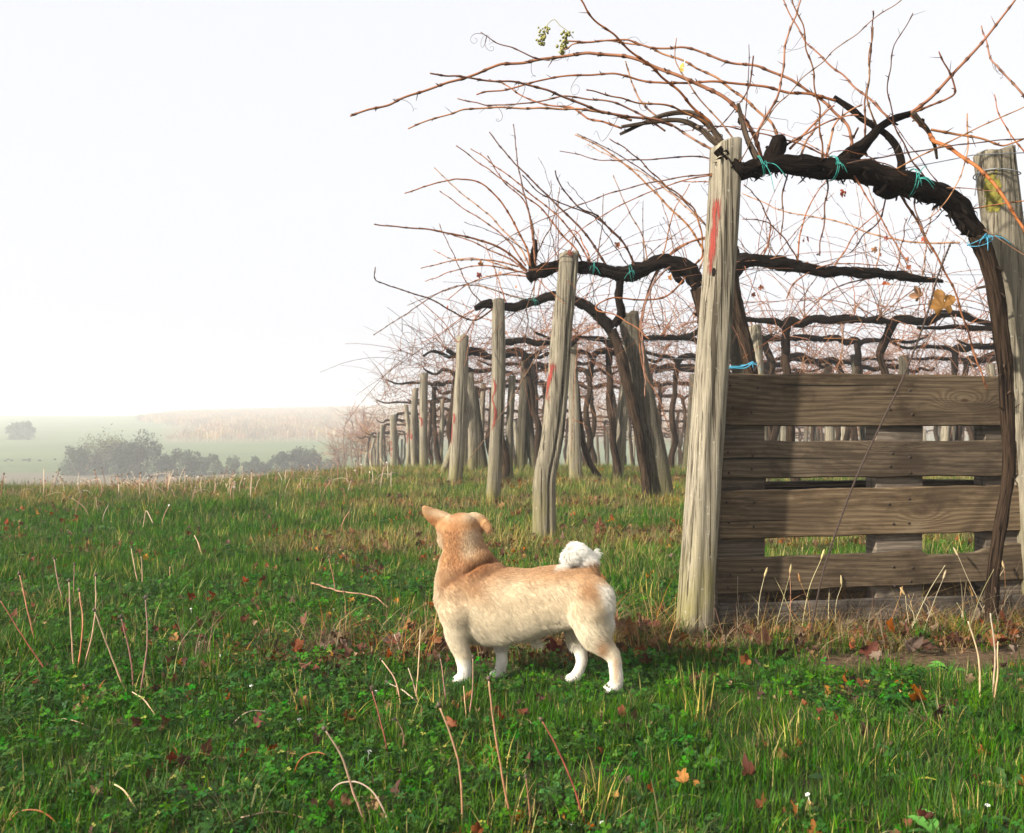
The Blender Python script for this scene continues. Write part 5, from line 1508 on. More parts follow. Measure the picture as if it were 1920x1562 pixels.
ca.data.foreach_set('color', np.column_stack([np.clip(hc_ * jit, 0, .95), np.ones(NH)]).astype(np.float32).ravel())
g = G('dog_fur'); c_ = g.attr('col')
p_ = g.bsdf(c_, .6, .25); t_ = g.node('ShaderNodeBsdfTranslucent'); g.put(c_, t_.inputs[0]); mx = g.node('ShaderNodeMixShader'); mx.inputs[0].default_value = .25
g.t.links.new(p_, mx.inputs[1]); g.t.links.new(t_.outputs[0], mx.inputs[2]); M['fur'] = g.done(mx.outputs[0])
hcv.materials.append(M['fur'])
fur = bpy.data.objects.new('fur', hcv); COL.objects.link(fur); fur.parent = dog
fur['kind'] = 'stuff'
# ------------------------------------------------------------------ grass, clover, straw
def blade(mb, p, h, w, az, bend, col, segs=3):
    d = np.array([math.cos(az), math.sin(az), 0]); sd = np.array([-d[1], d[0], 0])
    V = []
    for k in range(segs + 1):
        f = k / segs
        c = np.array(p) + d * (bend * h * f ** 1.8) + np.array([0, 0, h * (f - .35 * abs(bend) * f ** 2)])
        ww = w * (1 - f ** 1.6) * .5
        if k < segs: V += [c - sd * ww, c + sd * ww]
        else: V.append(c)
    F = [(2 * k, 2 * k + 1, 2 * k + 3, 2 * k + 2) for k in range(segs - 1)] + [(2 * segs - 2, 2 * segs - 1, 2 * segs)]
    mb.add(V, F, None, col)
def gcol_(rr, dry=0.):
    c = np.array([.038, .110, .006]) * rr.uniform(.6, 1.35) * np.array([rr.uniform(.75, 1.35), 1, rr.uniform(.7, 1.4)])
    if rr.random() < .045 + dry: c = np.array([.30, .25, .085]) * rr.uniform(.6, 1.2)
    return c
def straw_c(rr): return np.array(rr.choice([(.30, .20, .09), (.22, .115, .05), (.14, .065, .03), (.36, .27, .14), (.20, .17, .05), (.10, .05, .026)])) * rr.uniform(.65, 1.15)
def v_grass(seed, n, R, h0, h1, bend, dry=0., w=.0030):
    rr = random.Random(seed); mb = MB()
    for _ in range(n):
        a = rr.random() * 6.283; q = R * math.sqrt(rr.random())
        blade(mb, (q * math.cos(a), q * math.sin(a), -.005), rr.uniform(h0, h1), w * rr.uniform(.7, 1.4), rr.random() * 6.283 if rr.random() < .5 else a, rr.uniform(.1, bend), gcol_(rr, dry))
    return variant('grass_tuft', mb, M['grass'])
def v_clover(seed, n, R):
    rr = random.Random(seed); mb = MB()
    for _ in range(n):
        a = rr.random() * 6.283; q = R * math.sqrt(rr.random()); h = rr.uniform(.012, .045)
        c = np.array([q * math.cos(a), q * math.sin(a), h]); col = np.array([.027, .093, .008]) * rr.uniform(.6, 1.4) * np.array([rr.uniform(.8, 1.3), 1, 1])
        if rr.random() < .05: col = np.array([.22, .23, .05])
        tl = np.array([rr.gauss(0, .35), rr.gauss(0, .35)]); s = rr.uniform(.0055, .0105); a0 = rr.random() * 6.283
        for k in range(3):
            b = a0 + k * 2.094; d = np.array([math.cos(b), math.sin(b)]); e = np.array([-d[1], d[0]])
            V = []
            for (u, v, up) in ((0, 0, 0), (.55, .48, .12), (1.05, .42, .05), (1.1, 0, 0.02), (1.05, -.42, .05), (.55, -.48, .12), (.6, 0, -.02)):
                xy = (d * u + e * v) * s; V.append((c[0] + xy[0], c[1] + xy[1], c[2] + xy @ tl + up * s))
            mb.add(V, [(0, 1, 6), (1, 2, 3, 6), (3, 4, 5, 6), (5, 0, 6)], None, col * rr.uniform(.85, 1.15))
        blade(mb, (c[0] * .8, c[1] * .8, -.003), h + .002, .0016, a, .2, np.array([.07, .14, .03]), 2)
    return variant('clover_patch', mb, M['clover'])
def v_straw(seed, n, R, h0, h1):
    rr = random.Random(seed); mb = MB()
    for _ in range(n):
        a = rr.random() * 6.283; q = R * math.sqrt(rr.random())
        blade(mb, (q * math.cos(a), q * math.sin(a), -.004), rr.uniform(h0, h1), rr.uniform(.0016, .0034), rr.random() * 6.283, rr.uniform(.2, 1.5), straw_c(rr), 3)
    return variant('straw_tuft', mb, M['straw'])
def v_broad(seed, n):
    """rosette of toothed leaves, dandelion-like"""
    rr = random.Random(seed); mb = MB()
    for k in range(n):
        a = k / n * 6.283 + rr.gauss(0, .3); L = rr.uniform(.03, .075); up = rr.uniform(.3, .9)
        d = np.array([math.cos(a), math.sin(a), 0]); sd = np.array([-d[1], d[0], 0]); V = []; m = 8; tw = rr.gauss(0, .3)
        for q in range(m + 1):
            f = q / m; c = d * L * f + np.array([0, 0, L * (up * f - up * .7 * f * f) + .004])
            w = L * .13 * math.sin(math.pi * min(1, f * .92 + .10)) ** .8 * (1 + .4 * (q % 2)) * (.35 + .65 * f)
            V += [c - sd * w + np.array([0, 0, w * (.35 + tw)]), c, c + sd * w + np.array([0, 0, w * (.35 - tw)])]
        F = []
        for q in range(m): F += [(3 * q, 3 * q + 1, 3 * q + 4, 3 * q + 3), (3 * q + 1, 3 * q + 2, 3 * q + 5, 3 * q + 4)]
        mb.add(V, F, None, np.array([.055, .135, .032]) * rr.uniform(.6, 1.35) if rr.random() > .12 else np.array([.28, .27, .06]))
    return variant('leaf_rosette', mb, M['clover'])

SHORT = [v_grass(10 + k, 26, .055, .030, .078, .75) for k in range(4)]
TALL = [v_grass(20 + k, 34, .045, .07, .16, .8, .05, .0034) for k in range(3)]
YEL = [v_grass(30 + k, 26, .06, .04, .12, .95, .55) for k in range(3)]
CLO = [v_clover(40 + k, 17, .058) for k in range(4)]
STR = [v_straw(50 + k, 26, .065, .03, .11) for k in range(4)]
STT = [v_straw(60 + k, 22, .06, .10, .26) for k in range(2)]
BRD = [v_broad(70 + k, 7 + k) for k in range(3)]
def v_litter(seed):
    """scraps of dead leaf and lying straw"""
    rr = random.Random(seed); mb = MB()
    for _ in range(5):
        a = rr.random() * 6.283; q = .07 * math.sqrt(rr.random()); Vl, Fl = vine_leaf(rr.uniform(.008, .022), rr, .8)
        Vl = Vl[::1] @ np.array(Euler((rr.gauss(0, .6), rr.gauss(0, .6), rr.random() * 6.28)).to_matrix()).T + np.array([q * math.cos(a), q * math.sin(a), rr.uniform(.012, .035)])
        mb.add(Vl, Fl, None, np.array(rr.choice([(.20, .07, .03), (.13, .05, .025), (.27, .14, .06), (.09, .04, .025), (.30, .20, .11)])) * rr.uniform(.7, 1.1))
    for _ in range(9):
        a = rr.random() * 6.283; blade(mb, (rr.gauss(0, .04), rr.gauss(0, .04), rr.uniform(.008, .03)), .02, .0026, a, rr.uniform(2, 4.5), straw_c(rr))
    return variant('litter', mb, M['straw'])
LIT = [v_litter(90 + k) for k in range(3)]

def sample(n_per, y0, y1, margin=1.3, slope=.55):
    A = slope * (y1 ** 2 - y0 ** 2) + 2 * margin * (y1 - y0)
    n = int(n_per * A)
    y = RNG.uniform(y0, y1, n * 2); hw = slope * y + margin; mx_ = slope * y1 + margin
    x = RNG.uniform(-mx_, mx_, n * 2); k = np.abs(x) < hw
    x, y = x[k][:n], y[k][:n]
    return x, y
paw_xy = np.array([p[:2] for p, r in PAWS])
post_xy = np.array([r1.location[:2], r2.location[:2], rB.location[:2]])
P, R, S, I = [], [], [], []
off = {}; q = 0
for nm, g_ in (('S', SHORT), ('T', TALL), ('Y', YEL), ('C', CLO), ('R', STR), ('L', STT), ('B', BRD), ('D', LIT)): off[nm] = (q, len(g_)); q += len(g_)
BANDS = [(1.35, 3.0, 820, .92), (3.0, 4.6, 680, 1.0), (4.6, 7., 360, 1.12), (7., 11., 190, 1.3), (11., 17., 105, 1.5), (17., 25., 45, 1.7)]
GP, GR, GS, GI = {}, {}, {}, {}
for nm in ('grass', 'clover', 'straw'): GP[nm], GR[nm], GS[nm], GI[nm] = [], [], [], []
for y0, y1, dens, sc in BANDS:
    x, y = sample(dens, y0, y1)
    z = gz(x, y); dry = row_dry(x, y); soil = soil_strip(x, y)
    n1_ = noise2(x, y, 1.1, 51); n2_ = noise2(x, y, 3.2, 52); n3_ = noise2(x, y, .45, 53)
    kx = x / y
    u = RNG.random(len(x)); u2 = RNG.random(len(x)); sz = RNG.uniform(.75, 1.25, len(x)) * sc
    dp = np.min(np.linalg.norm(np.stack([x, y], 1)[:, None] - paw_xy[None], axis=2), 1)
    for q in range(len(x)):
        if soil[q] > .25 and u[q] < .93 * soil[q] + .05: continue
        yellow = .06 * (1 + n1_[q]) + (.85 * float(y[q] > 5.0) * max(0, min(1, (kx[q] + .24) * 4.5)) * (.75 + .6 * n1_[q]) if kx[q] < .12 else .25 * float(y[q] > 5)) + (.12 if y[q] > 9 else 0)
        s = sz[q]; kind = None
        if dry[q] > .15 and u[q] < dry[q] * .93:
            kind = 'R' if u2[q] < .80 else ('L' if u2[q] < .90 and y[q] > 3.4 and dp[q] > .25 else ('S' if u2[q] < .95 else 'C'))
            if y[q] > 6 and u2[q] > .6: kind = 'Y'
            if kind == 'R' and y[q] < 4.6: s *= .72
            if u2[q] < (.34 if y[q] < 4.6 else .17): kind = 'D'
        else:
            cl = .25 + .42 * n2_[q] + .25 * n3_[q] - (.30 if y[q] > 5 else 0) - (.25 if y[q] > 8 else 0) - (.25 if kx[q] > .22 else 0)
            if u[q] > .975: kind = 'D'
            elif u[q] < yellow * .6: kind = 'Y'
            elif u2[q] < cl: kind = 'C'
            elif u2[q] > .985 and y[q] < 8: kind = 'B'
            elif n1_[q] + .4 * n2_[q] > .62 - (.35 if kx[q] > .2 and y[q] < 3.2 else 0) and u[q] < .7: kind = 'T'
            else: kind = 'S'
            if kind in 'SY' : s *= 1 + .25 * n1_[q]
        if soil[q] < .25 and 2.75 < y[q] < 3.45 and kx[q] > .2 and kind in 'STY': s *= .7
        if dp[q] < .05:
            if kind != 'C' or u[q] < .5: continue
            s *= .6
        elif dp[q] < .16:
            if kind in 'TLYB': kind = 'C'
            s *= .72
        o_, m_ = off[kind]
        nm = 'clover' if kind in 'CB' else ('straw' if kind in 'RLD' else 'grass')
        GP[nm].append((x[q], y[q], z[q])); GR[nm].append((RNG.normal() * .10, RNG.normal() * .10, RNG.random() * 6.283)); hs = RNG.uniform(.8, 1.2)
        GS[nm].append((s, s, s * hs)); GI[nm].append((kind, RNG.integers(m_)))
# the taller tangle at the foot of the pallet and round the end post
for q in range(420):
    t = RNG.uniform(-.35, 1.75); s = RNG.normal() * .11 - .13
    p = ROWE[0] + U * t + W * s
    if np.min(np.linalg.norm(paw_xy - p[:2], axis=1)) < .22: continue
    kind = 'L' if RNG.random() < .28 else ('R' if RNG.random() < .45 else ('D' if RNG.random() < .75 else 'T'))
    nm = 'grass' if kind == 'T' else 'straw'; sc_ = RNG.uniform(.55, .95)
    if abs(t) < .16 and kind == 'L': kind = 'D'
    GP[nm].append((p[0], p[1], gz1(p[0], p[1]))); GR[nm].append((RNG.normal() * .25, RNG.normal() * .25, RNG.random() * 6.283)); GS[nm].append((sc_,) * 3); GI[nm].append((kind, RNG.integers(off[kind][1])))
for q in range(1700):                              # thin straw standing along the crest of the meadow
    y_ = RNG.uniform(9.5, 16.5); x_ = RNG.uniform(-.56, -.08) * y_
    if noise2(np.array([x_]), np.array([y_]), .6, 91)[0] < -.25: continue
    sc_ = RNG.uniform(.7, 1.15); kd = 'L' if RNG.random() < .5 else 'R'
    GP['straw'].append((x_, y_, gz1(x_, y_))); GR['straw'].append((RNG.normal() * .15, RNG.normal() * .15, RNG.random() * 6.283)); GS['straw'].append((sc_ * 1.3, sc_ * 1.3, sc_)); GI['straw'].append((kd, RNG.integers(off[kd][1])))
def idx_of(L, order):
    o = {}; q = 0
    for nm, n in order: o[nm] = q; q += n
    return [o[k] + j for k, j in L]
# names sort the pieces inside a collection, so number them
def numbered(objs):
    for k, o in enumerate(objs): o.name = 'piece_%02d_%s' % (k, o.name.split('.')[0])
    return objs
scatter('meadow_grass', numbered(SHORT + TALL + YEL), GP['grass'], GR['grass'], GS['grass'], idx_of(GI['grass'], [('S', 4), ('T', 3), ('Y', 3)]), 'green meadow grass with yellowing blades', 'grass')
scatter('clover_cover', numbered(CLO + BRD), GP['clover'], GR['clover'], GS['clover'], idx_of(GI['clover'], [('C', 4), ('B', 3)]), 'low clover and rosette leaves growing through the meadow', 'clover')
scatter('dry_grass', numbered(STR + STT + LIT), GP['straw'], GR['straw'], GS['straw'], idx_of(GI['straw'], [('R', 4), ('L', 2), ('D', 3)]), 'tangled dry brown grass along the vine rows', 'dry grass')
print('COVER', {k: len(v) for k, v in GP.items()})

# ------------------------------------------------------------------ dry flower stalks
STC = [(.42, .30, .20), (.36, .20, .13), (.27, .11, .07), (.46, .36, .24)]
def stalk(pts, r, col, seed, label, group, head=True, name='dry_stalk'):
    rr = random.Random(seed); mb = MB(); pts = np.asarray(pts, float)
    c = np.asarray(col)
    Q, _ = resample(pts, 1., .02); n = len(Q)
    Qk, Rk = resample(pts, np.linspace(r, r * .66, len(pts)), .025)
    Qk[1:-1] += np.array([[rr.gauss(0, r * .16) for _ in range(3)] for _ in range(len(Qk) - 2)])
    V, F, UV = tube(Qk, Rk, 7, .012, amp=.16, nscale=25, seed=seed)
    mixf = np.clip(UV[:, 1] / max(UV[:, 1].max(), 1e-6), 0, 1)[:, None]
    mott = 1 + .30 * vnoise(V * 70, seed)[:, None] + .22 * vnoise(V * 260, seed + 1)[:, None]
    mb.add(V, F, UV, np.clip((c * (1 - mixf) * np.array([1, .72, .66]) + c * mixf * 1.1) * mott, .01, 1))
    if head:
        t = Q[-1] - Q[-2]; t /= np.linalg.norm(t); hl = rr.uniform(.006, .012)
        mb.tube([Q[-1] - t * .002, Q[-1] + t * hl * .4, Q[-1] + t * hl], [r * 1.0, r * 2.1, r * .9], 7, C=(.085, .06, .04))
        for k in range(6):
            d = t * .5 + np.array([rr.gauss(0, .6), rr.gauss(0, .6), rr.gauss(-.3, .4)]); d /= np.linalg.norm(d)
            mb.tube([Q[-1] + t * hl * .4, Q[-1] + t * hl * .4 + d * hl * 1.1], [r * .5, r * .2], 4, C=(.12, .09, .06))
    o = mb.build(name, M['stalk'], origin=pts[0]); tag(o, label, 'dry stalk', group); return o
def zz(ox, oy, sc, L): return [(ox + x * sc, oy + y * sc) for x, y in L]
Z2 = lambda L: zz(0, 1000, .4167, L); Z3 = lambda L: zz(500, 1200, .3906, L); Z4 = lambda L: zz(1200, 1150, .375, L)
# (pixels from tip to foot, colour index, half-width px, head?, label)
ST = [
 (Z2([(88,185),(125,350),(170,520)]), 1, 2.6, 1, 'pinkish dry stalk with a seed head, second from the left edge of the meadow'),
 (Z2([(0,300),(120,490),(250,665)]), 2, 2.4, 1, 'dark reddish stalk slanting down from the left edge'),
 (Z2([(243,115),(265,240),(300,340)]), 1, 2.0, 1, 'thin stalk standing behind the left stalk cluster'),
 (Z2([(335,140),(332,220),(330,310)]), 2, 1.8, 1, 'slender dark stalk behind the three-stalk cluster'),
 (Z2([(310,215),(318,400),(335,650)]), 0, 2.6, 1, 'left stalk of the three-stalk cluster'),
 (Z2([(357,260),(372,420),(345,640)]), 1, 2.6, 1, 'middle bent stalk of the three-stalk cluster'),
 (Z2([(430,190),(425,400),(365,640)]), 0, 2.4, 1, 'right stalk of the three-stalk cluster, reaching highest'),
 (Z2([(425,350),(500,550),(575,720)]), 0, 2.8, 1, 'stalk leaning left out of the red stalk clump'),
 (Z2([(545,380),(588,560),(605,720)]), 2, 2.8, 1, 'red stalk in the middle of the red stalk clump'),
 (Z2([(655,295),(662,500),(625,740)]), 1, 2.8, 1, 'tall right stalk of the red stalk clump with a dark head'),
 (Z2([(590,65),(605,150),(625,230)]), 0, 1.8, 1, 'short pale stalk above the red clump, left of its twin'),
 (Z2([(635,105),(640,170),(640,245)]), 0, 1.8, 0, 'short pale stalk above the red clump, right of its twin'),
 (Z2([(875,10),(895,50),(912,105)]), 3, 2.0, 0, 'pale bent stalk in the middle of the left meadow'),
 (Z2([(1480,110),(1500,200),(1515,300)]), 2, 1.6, 1, 'fine brown stalk left of the dog with a tiny head'),
 (Z2([(515,1130),(560,1160),(600,1220),(650,1295)]), 0, 3.2, 0, 'stout pale stalk bent over at the bottom left'),
 (Z2([(40,1300),(90,1250),(180,1250),(250,1300),(285,1345)]), 2, 2.8, 0, 'red arching stalk in the bottom left corner'),
 (Z2([(595,760),(660,810),(755,895)]), 3, 2.2, 0, 'straw-yellow stalk lying below the red clump'),
 (Z2([(1205,850),(1110,855),(1000,885)]), 3, 1.8, 0, 'straw stalk lying beside the curled red leaf'),
 (Z2([(220,885),(330,893),(530,910)]), 3, 1.6, 1, 'straw stalk lying flat in the lower left grass'),
 (Z2([(765,150),(765,180),(768,225)]), 0, 1.6, 0, 'lone short stalk in the middle of the left grass'),
 (Z3([(280,430),(360,560),(420,740),(492,895)]), 0, 3.6, 1, 'thick pale nodding stalk in the foreground, left of the others'),
 (Z3([(310,725),(340,695),(420,680),(500,720),(560,810),(612,930)]), 0, 3.0, 0, 'pale stalk bent into an arch in the foreground'),
 (Z3([(115,690),(150,590),(200,548),(255,540),(285,552)])[::-1], 2, 2.2, 0, 'small dull arch-shaped stalk, left of the nodding stalk'),
 (Z3([(830,320),(890,480),(930,650),(942,930)]), 1, 3.4, 1, 'long upright foreground stalk below the dog, left of the tallest'),
 (Z3([(1066,190),(1090,400),(1130,650),(1190,915)]), 1, 3.6, 1, 'tallest foreground stalk, rising to the dog front paws'),
 (Z3([(1320,385),(1400,530),(1480,720),(1542,925)]), 2, 3.0, 1, 'reddish foreground stalk right of the tallest one'),
 (Z3([(550,95),(620,200),(652,345)]), 0, 2.4, 1, 'curved stalk with a buff head left of the dog'),
 (Z3([(580,250),(680,310),(792,358)]), 3, 2.6, 1, 'pale stalk lying slanted below the curved stalk'),
 (Z3([(610,-30),(632,30),(652,82)]), 3, 2.2, 0, 'short pale stump of stalk beside the dog chest'),
 (Z3([(738,-55),(728,130),(712,315)]), 3, 2.2, 0, 'upright straw stalk left of the dog front leg'),
 (Z3([(680,135),(710,225),(740,325)]), 0, 2.2, 0, 'stalk crossing the upright straw stalk near the dog'),
 (Z3([(833,85),(850,200),(872,362)]), 2, 2.2, 1, 'dark red stalk in front of the dog near paw'),
 (Z3([(945,220),(952,300),(962,385)]), 0, 2.0, 0, 'short pale stalk between the dog front paws'),
 (Z3([(990,85),(988,240),(965,392)]), 1, 2.2, 1, 'pinkish stalk just left of the dog far front paw'),
 (Z3([(505,240),(555,420),(592,582)]), 2, 2.4, 1, 'brown stalk with a tufted head in the lower middle'),
 (Z3([(622,385),(656,450),(650,555)]), 1, 2.0, 1, 'short bent stalk right of the brown tufted stalk'),
 (Z3([(1245,660),(1258,780),(1272,925)]), 2, 2.6, 1, 'dark stalk with a closed green bud at the bottom edge'),
 (Z3([(-125,922),(60,895),(310,880)]), 3, 3.0, 0, 'long straw stalk lying along the bottom edge'),
 (Z4([(1640,40),(1685,180),(1700,300),(1695,478)]), 3, 3.2, 0, 'left of three pale stalks standing in front of the pallet right side'),
 (Z4([(1752,0),(1775,200),(1770,330),(1762,492)]), 3, 3.2, 0, 'tallest of three pale stalks in front of the pallet right side'),
 (Z4([(1790,140),(1785,330),(1755,490)]), 0, 2.8, 0, 'right of three pale stalks in front of the pallet right side'),
]
for k, (pp, ci, hw, hd, lab) in enumerate(ST):
    lying = 'lying' in lab
    base = gp(*pp[-1]); Y = base[1]; rr = random.Random(4000 + k); tilt = rr.uniform(-.06, .06)
    pts = [base - np.array([0, 0, .015])]
    for q, (x, y) in enumerate(pp[-2::-1]):
        if lying: g0 = gp(x, y); pts.append(at(x, y, (g0[1] * .8 + Y * .2)) + np.array([0, 0, .03]))
        else: pts.append(at(x, y, Y + tilt * (q + 1) / len(pp)))
    stalk(pts, hw / FPX * Y * .62, np.array(STC[ci]) * rr.uniform(.85, 1.1), 60 + k, lab, 'dry stalks in the near meadow', bool(hd))
# the many stalks standing along the crest of the meadow
rr = random.Random(12); cnt = 0
proto = []
for k in range(14):
    mb = MB(); h = rr.uniform(.10, .27); b = rr.gauss(0, .5); c = np.array(rr.choice(STC)) * rr.uniform(.9, 1.25)
    k2 = rr.random()
    if k2 < .28: P_ = [(0, 0, -.02), (b * .03, 0, h * .6), (b * .10 + .02, 0, h * .8), (b * .2 + .07 * (1 if b > 0 else -1), 0, h * .62)]
    else: P_ = [(0, 0, -.02), (b * .03, 0, h * .5), (b * .16, 0, h)]
    mb.tube(P_, [.0034, .0032, .0028, .0024][:len(P_)] if len(P_) == 4 else [.0034, .003, .0026], 5, .03, C=c)
    P_ = np.array(P_); t = P_[-1] - P_[-2]; t /= np.linalg.norm(t)
    if rr.random() < .8: mb.tube([P_[-1], P_[-1] + t * .008, P_[-1] + t * .017], [.003, .0075, .003], 6, C=(.10, .075, .05) if rr.random() < .8 else (.7, .68, .6))
    proto.append(mb.data('crest_stalk', M['stalk']))
def crest(px, py, y_lo, y_hi): pass
N_CREST = 285
tries = 0
while cnt < N_CREST and tries < 9000:
    tries += 1
    y = rr.uniform(7.2, 16.0) if rr.random() < .35 else rr.uniform(10.5, 15.5); kx = rr.uniform(-.56, -.12); x = kx * y
    dens = (.35 + .65 * float(sstep(8.5, 12.5, y))) * (.35 + .65 * float(sstep(-.55, -.40, kx))) * (.45 + .55 * float(noise2(np.array([x]), np.array([y]), .8, 77)[0] > -.1))
    if rr.random() > dens: continue
    o = link('crest_stalk', proto[rr.randrange(len(proto))], None, (x, y, gz1(x, y)))
    o.rotation_euler = (rr.gauss(0, .12), rr.gauss(0, .16), rr.random() * 6.28); s = rr.uniform(.75, 1.25); o.scale = (s * 1.2, s * 1.2, s * 1.05)
    tag(o, 'dry seed stalk in the thin stand along the crest of the meadow', 'dry stalk', 'dry stalks along the meadow crest'); cnt += 1

# ------------------------------------------------------------------ fallen leaves
LC = [(.17, .055, .022), (.13, .035, .018), (.21, .08, .035), (.085, .033, .02), (.24, .125, .06), (.20, .135, .09)]
FL = [(485, 1385, .05, 1, 'curled glossy red-brown leaf caught in the grass at lower left'), (1720, 1335, .055, 0, 'folded brown leaf at the upper end of the leaf pile below the pallet'), (1760, 1360, .06, 3, 'long crumpled brown leaf in the grass below the pallet'),
      (655, 1246, .045, 2, 'russet leaf standing up left of the dog'), (690, 1153, .03, 4, 'pale buff leaf beside the brown twig'), (520, 1238, .05, 3, 'dark folded leaf in the brown patch left of the dog'), (60, 1152, .035, 0, 'russet leaf behind the leftmost stalks'),
      (485, 1083, .03, 2, 'orange leaf in the middle of the green meadow'), (560, 1060, .035, 3, 'dark red leaf in the meadow above the orange one'), (1300, 1296, .045, 0, 'bright russet leaf below the foot of the tall end post'), (1395, 1262, .05, 2, 'long orange leaf right of the tall post foot'),
      (1425, 1268, .04, 5, 'pale grey underside of a leaf right of the tall post foot'), (1613, 1190, .045, 5, 'pinkish leaf standing among the straw before the pallet'), (1642, 1186, .04, 2, 'orange leaf beside the pinkish one before the pallet'), (1500, 1205, .05, 4, 'flat buff-brown leaf in the straw before the pallet'),
      (1700, 1205, .05, 0, 'russet leaf below the middle batten of the pallet'), (1862, 1222, .055, 0, 'large red-brown leaf at the right edge under the vine trunk'), (1902, 1240, .05, 5, 'pale twisted leaf at the right edge'), (1408, 1478, .06, 1, 'red leaf hidden in the grass at lower right'),
      (1425, 1545, .06, 0, 'russet leaf at the bottom edge, right of centre'), (1588, 1478, .03, 2, 'small orange leaf in the lower right grass'), (1258, 1095, .045, 4, 'dry pale brown leaf just left of the tall post'), (945, 1050, .05, 3, 'dark leaf right of the dog neck'),
      (815, 1050, .05, 2, 'flat russet leaf left of the dog neck'), (1040, 1238, .065, 1, 'wide dark red leaf under the dog belly'), (1205, 1260, .06, 3, 'brown leaf right of the dog hind paw'), (1180, 1200, .05, 3, 'dark leaf behind the dog hock'), (850, 1382, .035, 2, 'orange leaf in the grass below the dog'),
      (1165, 1360, .03, 0, 'small russet leaf right of the tallest stalk'), (1730, 1565, .06, 3, 'brown leaf at the bottom edge on the right'), (280, 1262, .022, 4, 'small dried buff seed head in the left grass'), (155, 1312, .03, 2, 'orange scrap of leaf in the left foreground'), (1130, 1435, .025, 2, 'tiny orange leaf right of the tallest stalk foot'),
      (1190, 1020, .05, 0, 'russet leaf in the straw right of the dog tail'), (1240, 1045, .05, 2, 'orange-brown leaf between the tail and the tall post'), (1265, 985, .04, 0, 'leaf at the foot of the leaning log post')]
rr = random.Random(9)
for x, y, s, ci, lab in FL:
    b = gp(x, y + 4); pitch = rr.uniform(.1, 1.2)
    put_leaf('fallen_leaf', b + np.array([0, 0, .035]), s * (.52 if y < 1400 else .36), (pitch + .3, rr.gauss(0, .5), rr.random() * 6.28), np.array(LC[ci]) * (.72 if y < 1400 else .5), rr, lab, 'leaf', 'fallen vine leaves', curl_=rr.uniform(.6, 1.3))
k = 0
while k < 210:
    i = rr.choice((0, 0, 0, 0, 0, 1, 1, 1, 2)); t = rr.uniform(-1.5, 1.3 if i == 0 else 4.2); e = ROWE[i]
    s = rr.gauss(-.1 if i == 0 else -.2, .16 if i == 0 else .4); p = e + U * t + W * s
    if abs(p[0]) > .52 * p[1]: continue
    if np.min(np.linalg.norm(paw_xy - p[:2], axis=1)) < .07: continue
    put_leaf('fallen_leaf', np.array([p[0], p[1], gz1(p[0], p[1]) + rr.uniform(.015, .05)]), rr.uniform(.025, .05), (rr.gauss(0, .6), rr.gauss(0, .6), rr.random() * 6.28), np.array(rr.choice(LC)) * .75, rr,
             'brown leaf in the scattered litter under the %s vine row' % ORD[i], 'leaf', 'leaf litter under the %s vine row' % ORD[i], curl_=rr.uniform(.2, .9)); k += 1

# ------------------------------------------------------------------ clover flowers
fm = []
for k in range(3):
    r_ = random.Random(800 + k); mb = MB()
    mb.tube([(0, 0, 0), (.002, 0, .03), (0, 0, .052)], .0011, 5, C=(.1, .2, .05))
    for q in range(34):
        a = r_.random() * 6.283; u = r_.uniform(-.3, 1); s_ = math.sqrt(max(0, 1 - u * u)); d = np.array([s_ * math.cos(a), s_ * math.sin(a), u])
        mb.tube([np.array([0, 0, .056]) + d * .002, np.array([0, 0, .056]) + d * .0095], [.0013, .0022], 4)
    fm.append(mb.data('clover_flower', M['flower']))
WF = [(25,1228),(250,1194),(285,1197),(330,1212),(370,1200),(360,1136),(690,1410),(470,1286),(1520,1495),(1852,1520),(1075,1555),(700,1295),(560,1352),(1135,1548),(625,1137),(635,1203),(45,1103),(330,1080),(415,1225),(640,1000)]
for k, (x, y) in enumerate(WF):
    b = gp(x, y + 18); o = link('clover_flower', fm[k % 3], None, b); o.rotation_euler = (rr.gauss(0, .2), rr.gauss(0, .2), rr.random() * 6); o.scale = (.62, .62, .45)
    tag(o, 'small white clover flower dotted in the meadow', 'flower', 'white clover flowers')

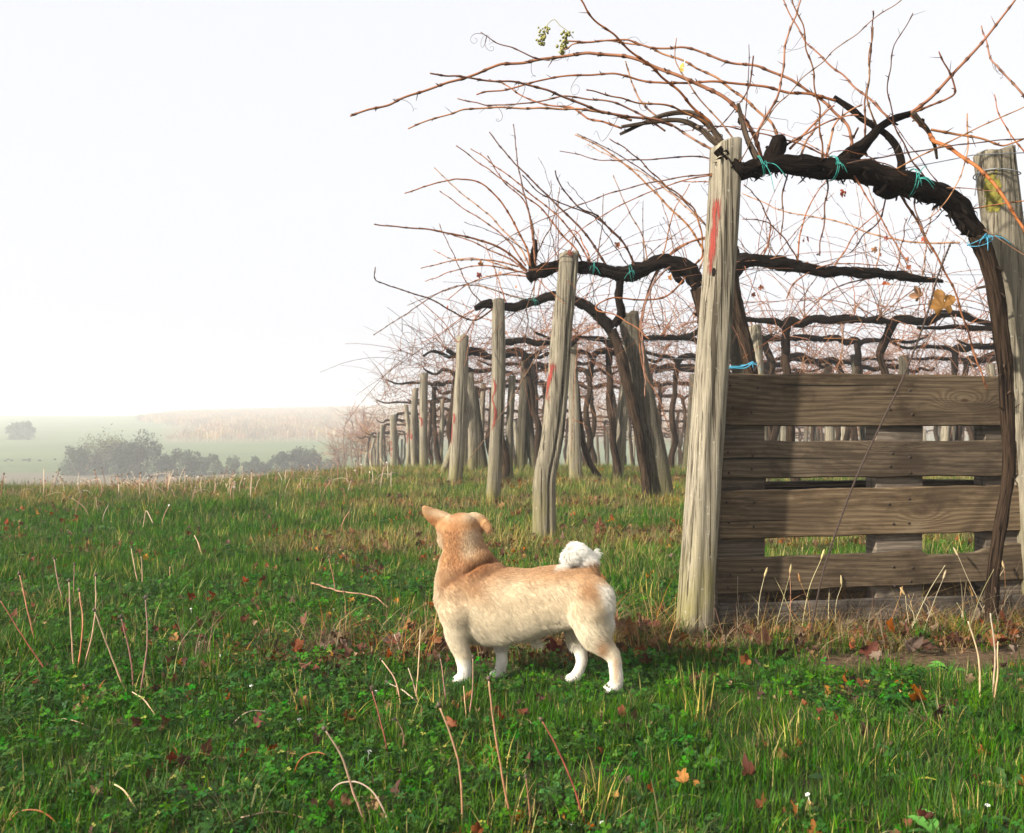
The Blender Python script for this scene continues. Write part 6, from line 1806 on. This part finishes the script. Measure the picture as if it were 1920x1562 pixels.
# bristle grasses and dead stems in front of the pallet
for k in range(26):
    x = rr.uniform(1370, 1905); y = rr.uniform(1170, 1215); b = gp(x, y); h = rr.uniform(.12, .34); lean = np.array([rr.gauss(0, .35), rr.gauss(0, .25), 1.]); lean /= np.linalg.norm(lean)
    mb = MB(); c = np.array(rr.choice([(.40, .33, .14), (.30, .16, .07), (.44, .36, .2), (.22, .24, .07)])) * rr.uniform(.8, 1.1)
    tip = b + lean * h; mid = b + lean * h * .55 + np.array([rr.gauss(0, .01), rr.gauss(0, .01), .012])
    mb.tube([b - np.array([0, 0, .02]), mid, tip], [.0016, .0013, .0010], 5, .02, C=c)
    if rr.random() < .6:
        d = lean + np.array([rr.gauss(0, .3), 0, -.2]); d /= np.linalg.norm(d)
        mb.tube([tip, tip + d * .012, tip + d * .03, tip + d * .042], [.0012, .0042, .0038, .0008], 7, .006, amp=.3, nscale=300, C=c * np.array([1.05, .95, .8]))
    for q in range(rr.randint(1, 3)): blade(mb, b + lean * h * rr.uniform(.1, .6), rr.uniform(.04, .10), .004, rr.random() * 6.28, rr.uniform(.8, 1.6), c * rr.uniform(.7, 1.1))
    tag(mb.build('bristle_grass', M['stalk'], origin=b), 'dry bristle grass stem standing in the straw before the pallet', 'grass stem', 'bristle grasses before the pallet')
# brown twig lying left of the dog
mb = cane_mb([gp(585, 1113) + np.array([0, 0, .05]), gp(640, 1135) + np.array([0, 0, .055]), gp(690, 1143) + np.array([0, 0, .05]), gp(722, 1160) + np.array([0, 0, .03])], .004, .0025, np.array((.30, .17, .10)), rr, 6, .012)
tag(mb.build('fallen_cane', M['cane']), 'thin brown pruned cane lying in the grass left of the dog', 'twig')

# ------------------------------------------------------------------ haze
g = G('fog'); pv = g.node('ShaderNodeVolumePrincipled'); pv.inputs['Color'].default_value = (.985, .99, 1, 1); pv.inputs['Density'].default_value = .0021; pv.inputs['Anisotropy'].default_value = .1
g.t.links.new(pv.outputs[0], g.out.inputs['Volume'])
V, F = box_vf((0, 600, .6), 2700, 1420, 16.0)
hz = link('haze', mesh_data('haze', V, F, g.m, False)); hz['kind'] = 'stuff'; hz['label'] = 'pale morning fog lying over the fields'; hz['category'] = 'fog'
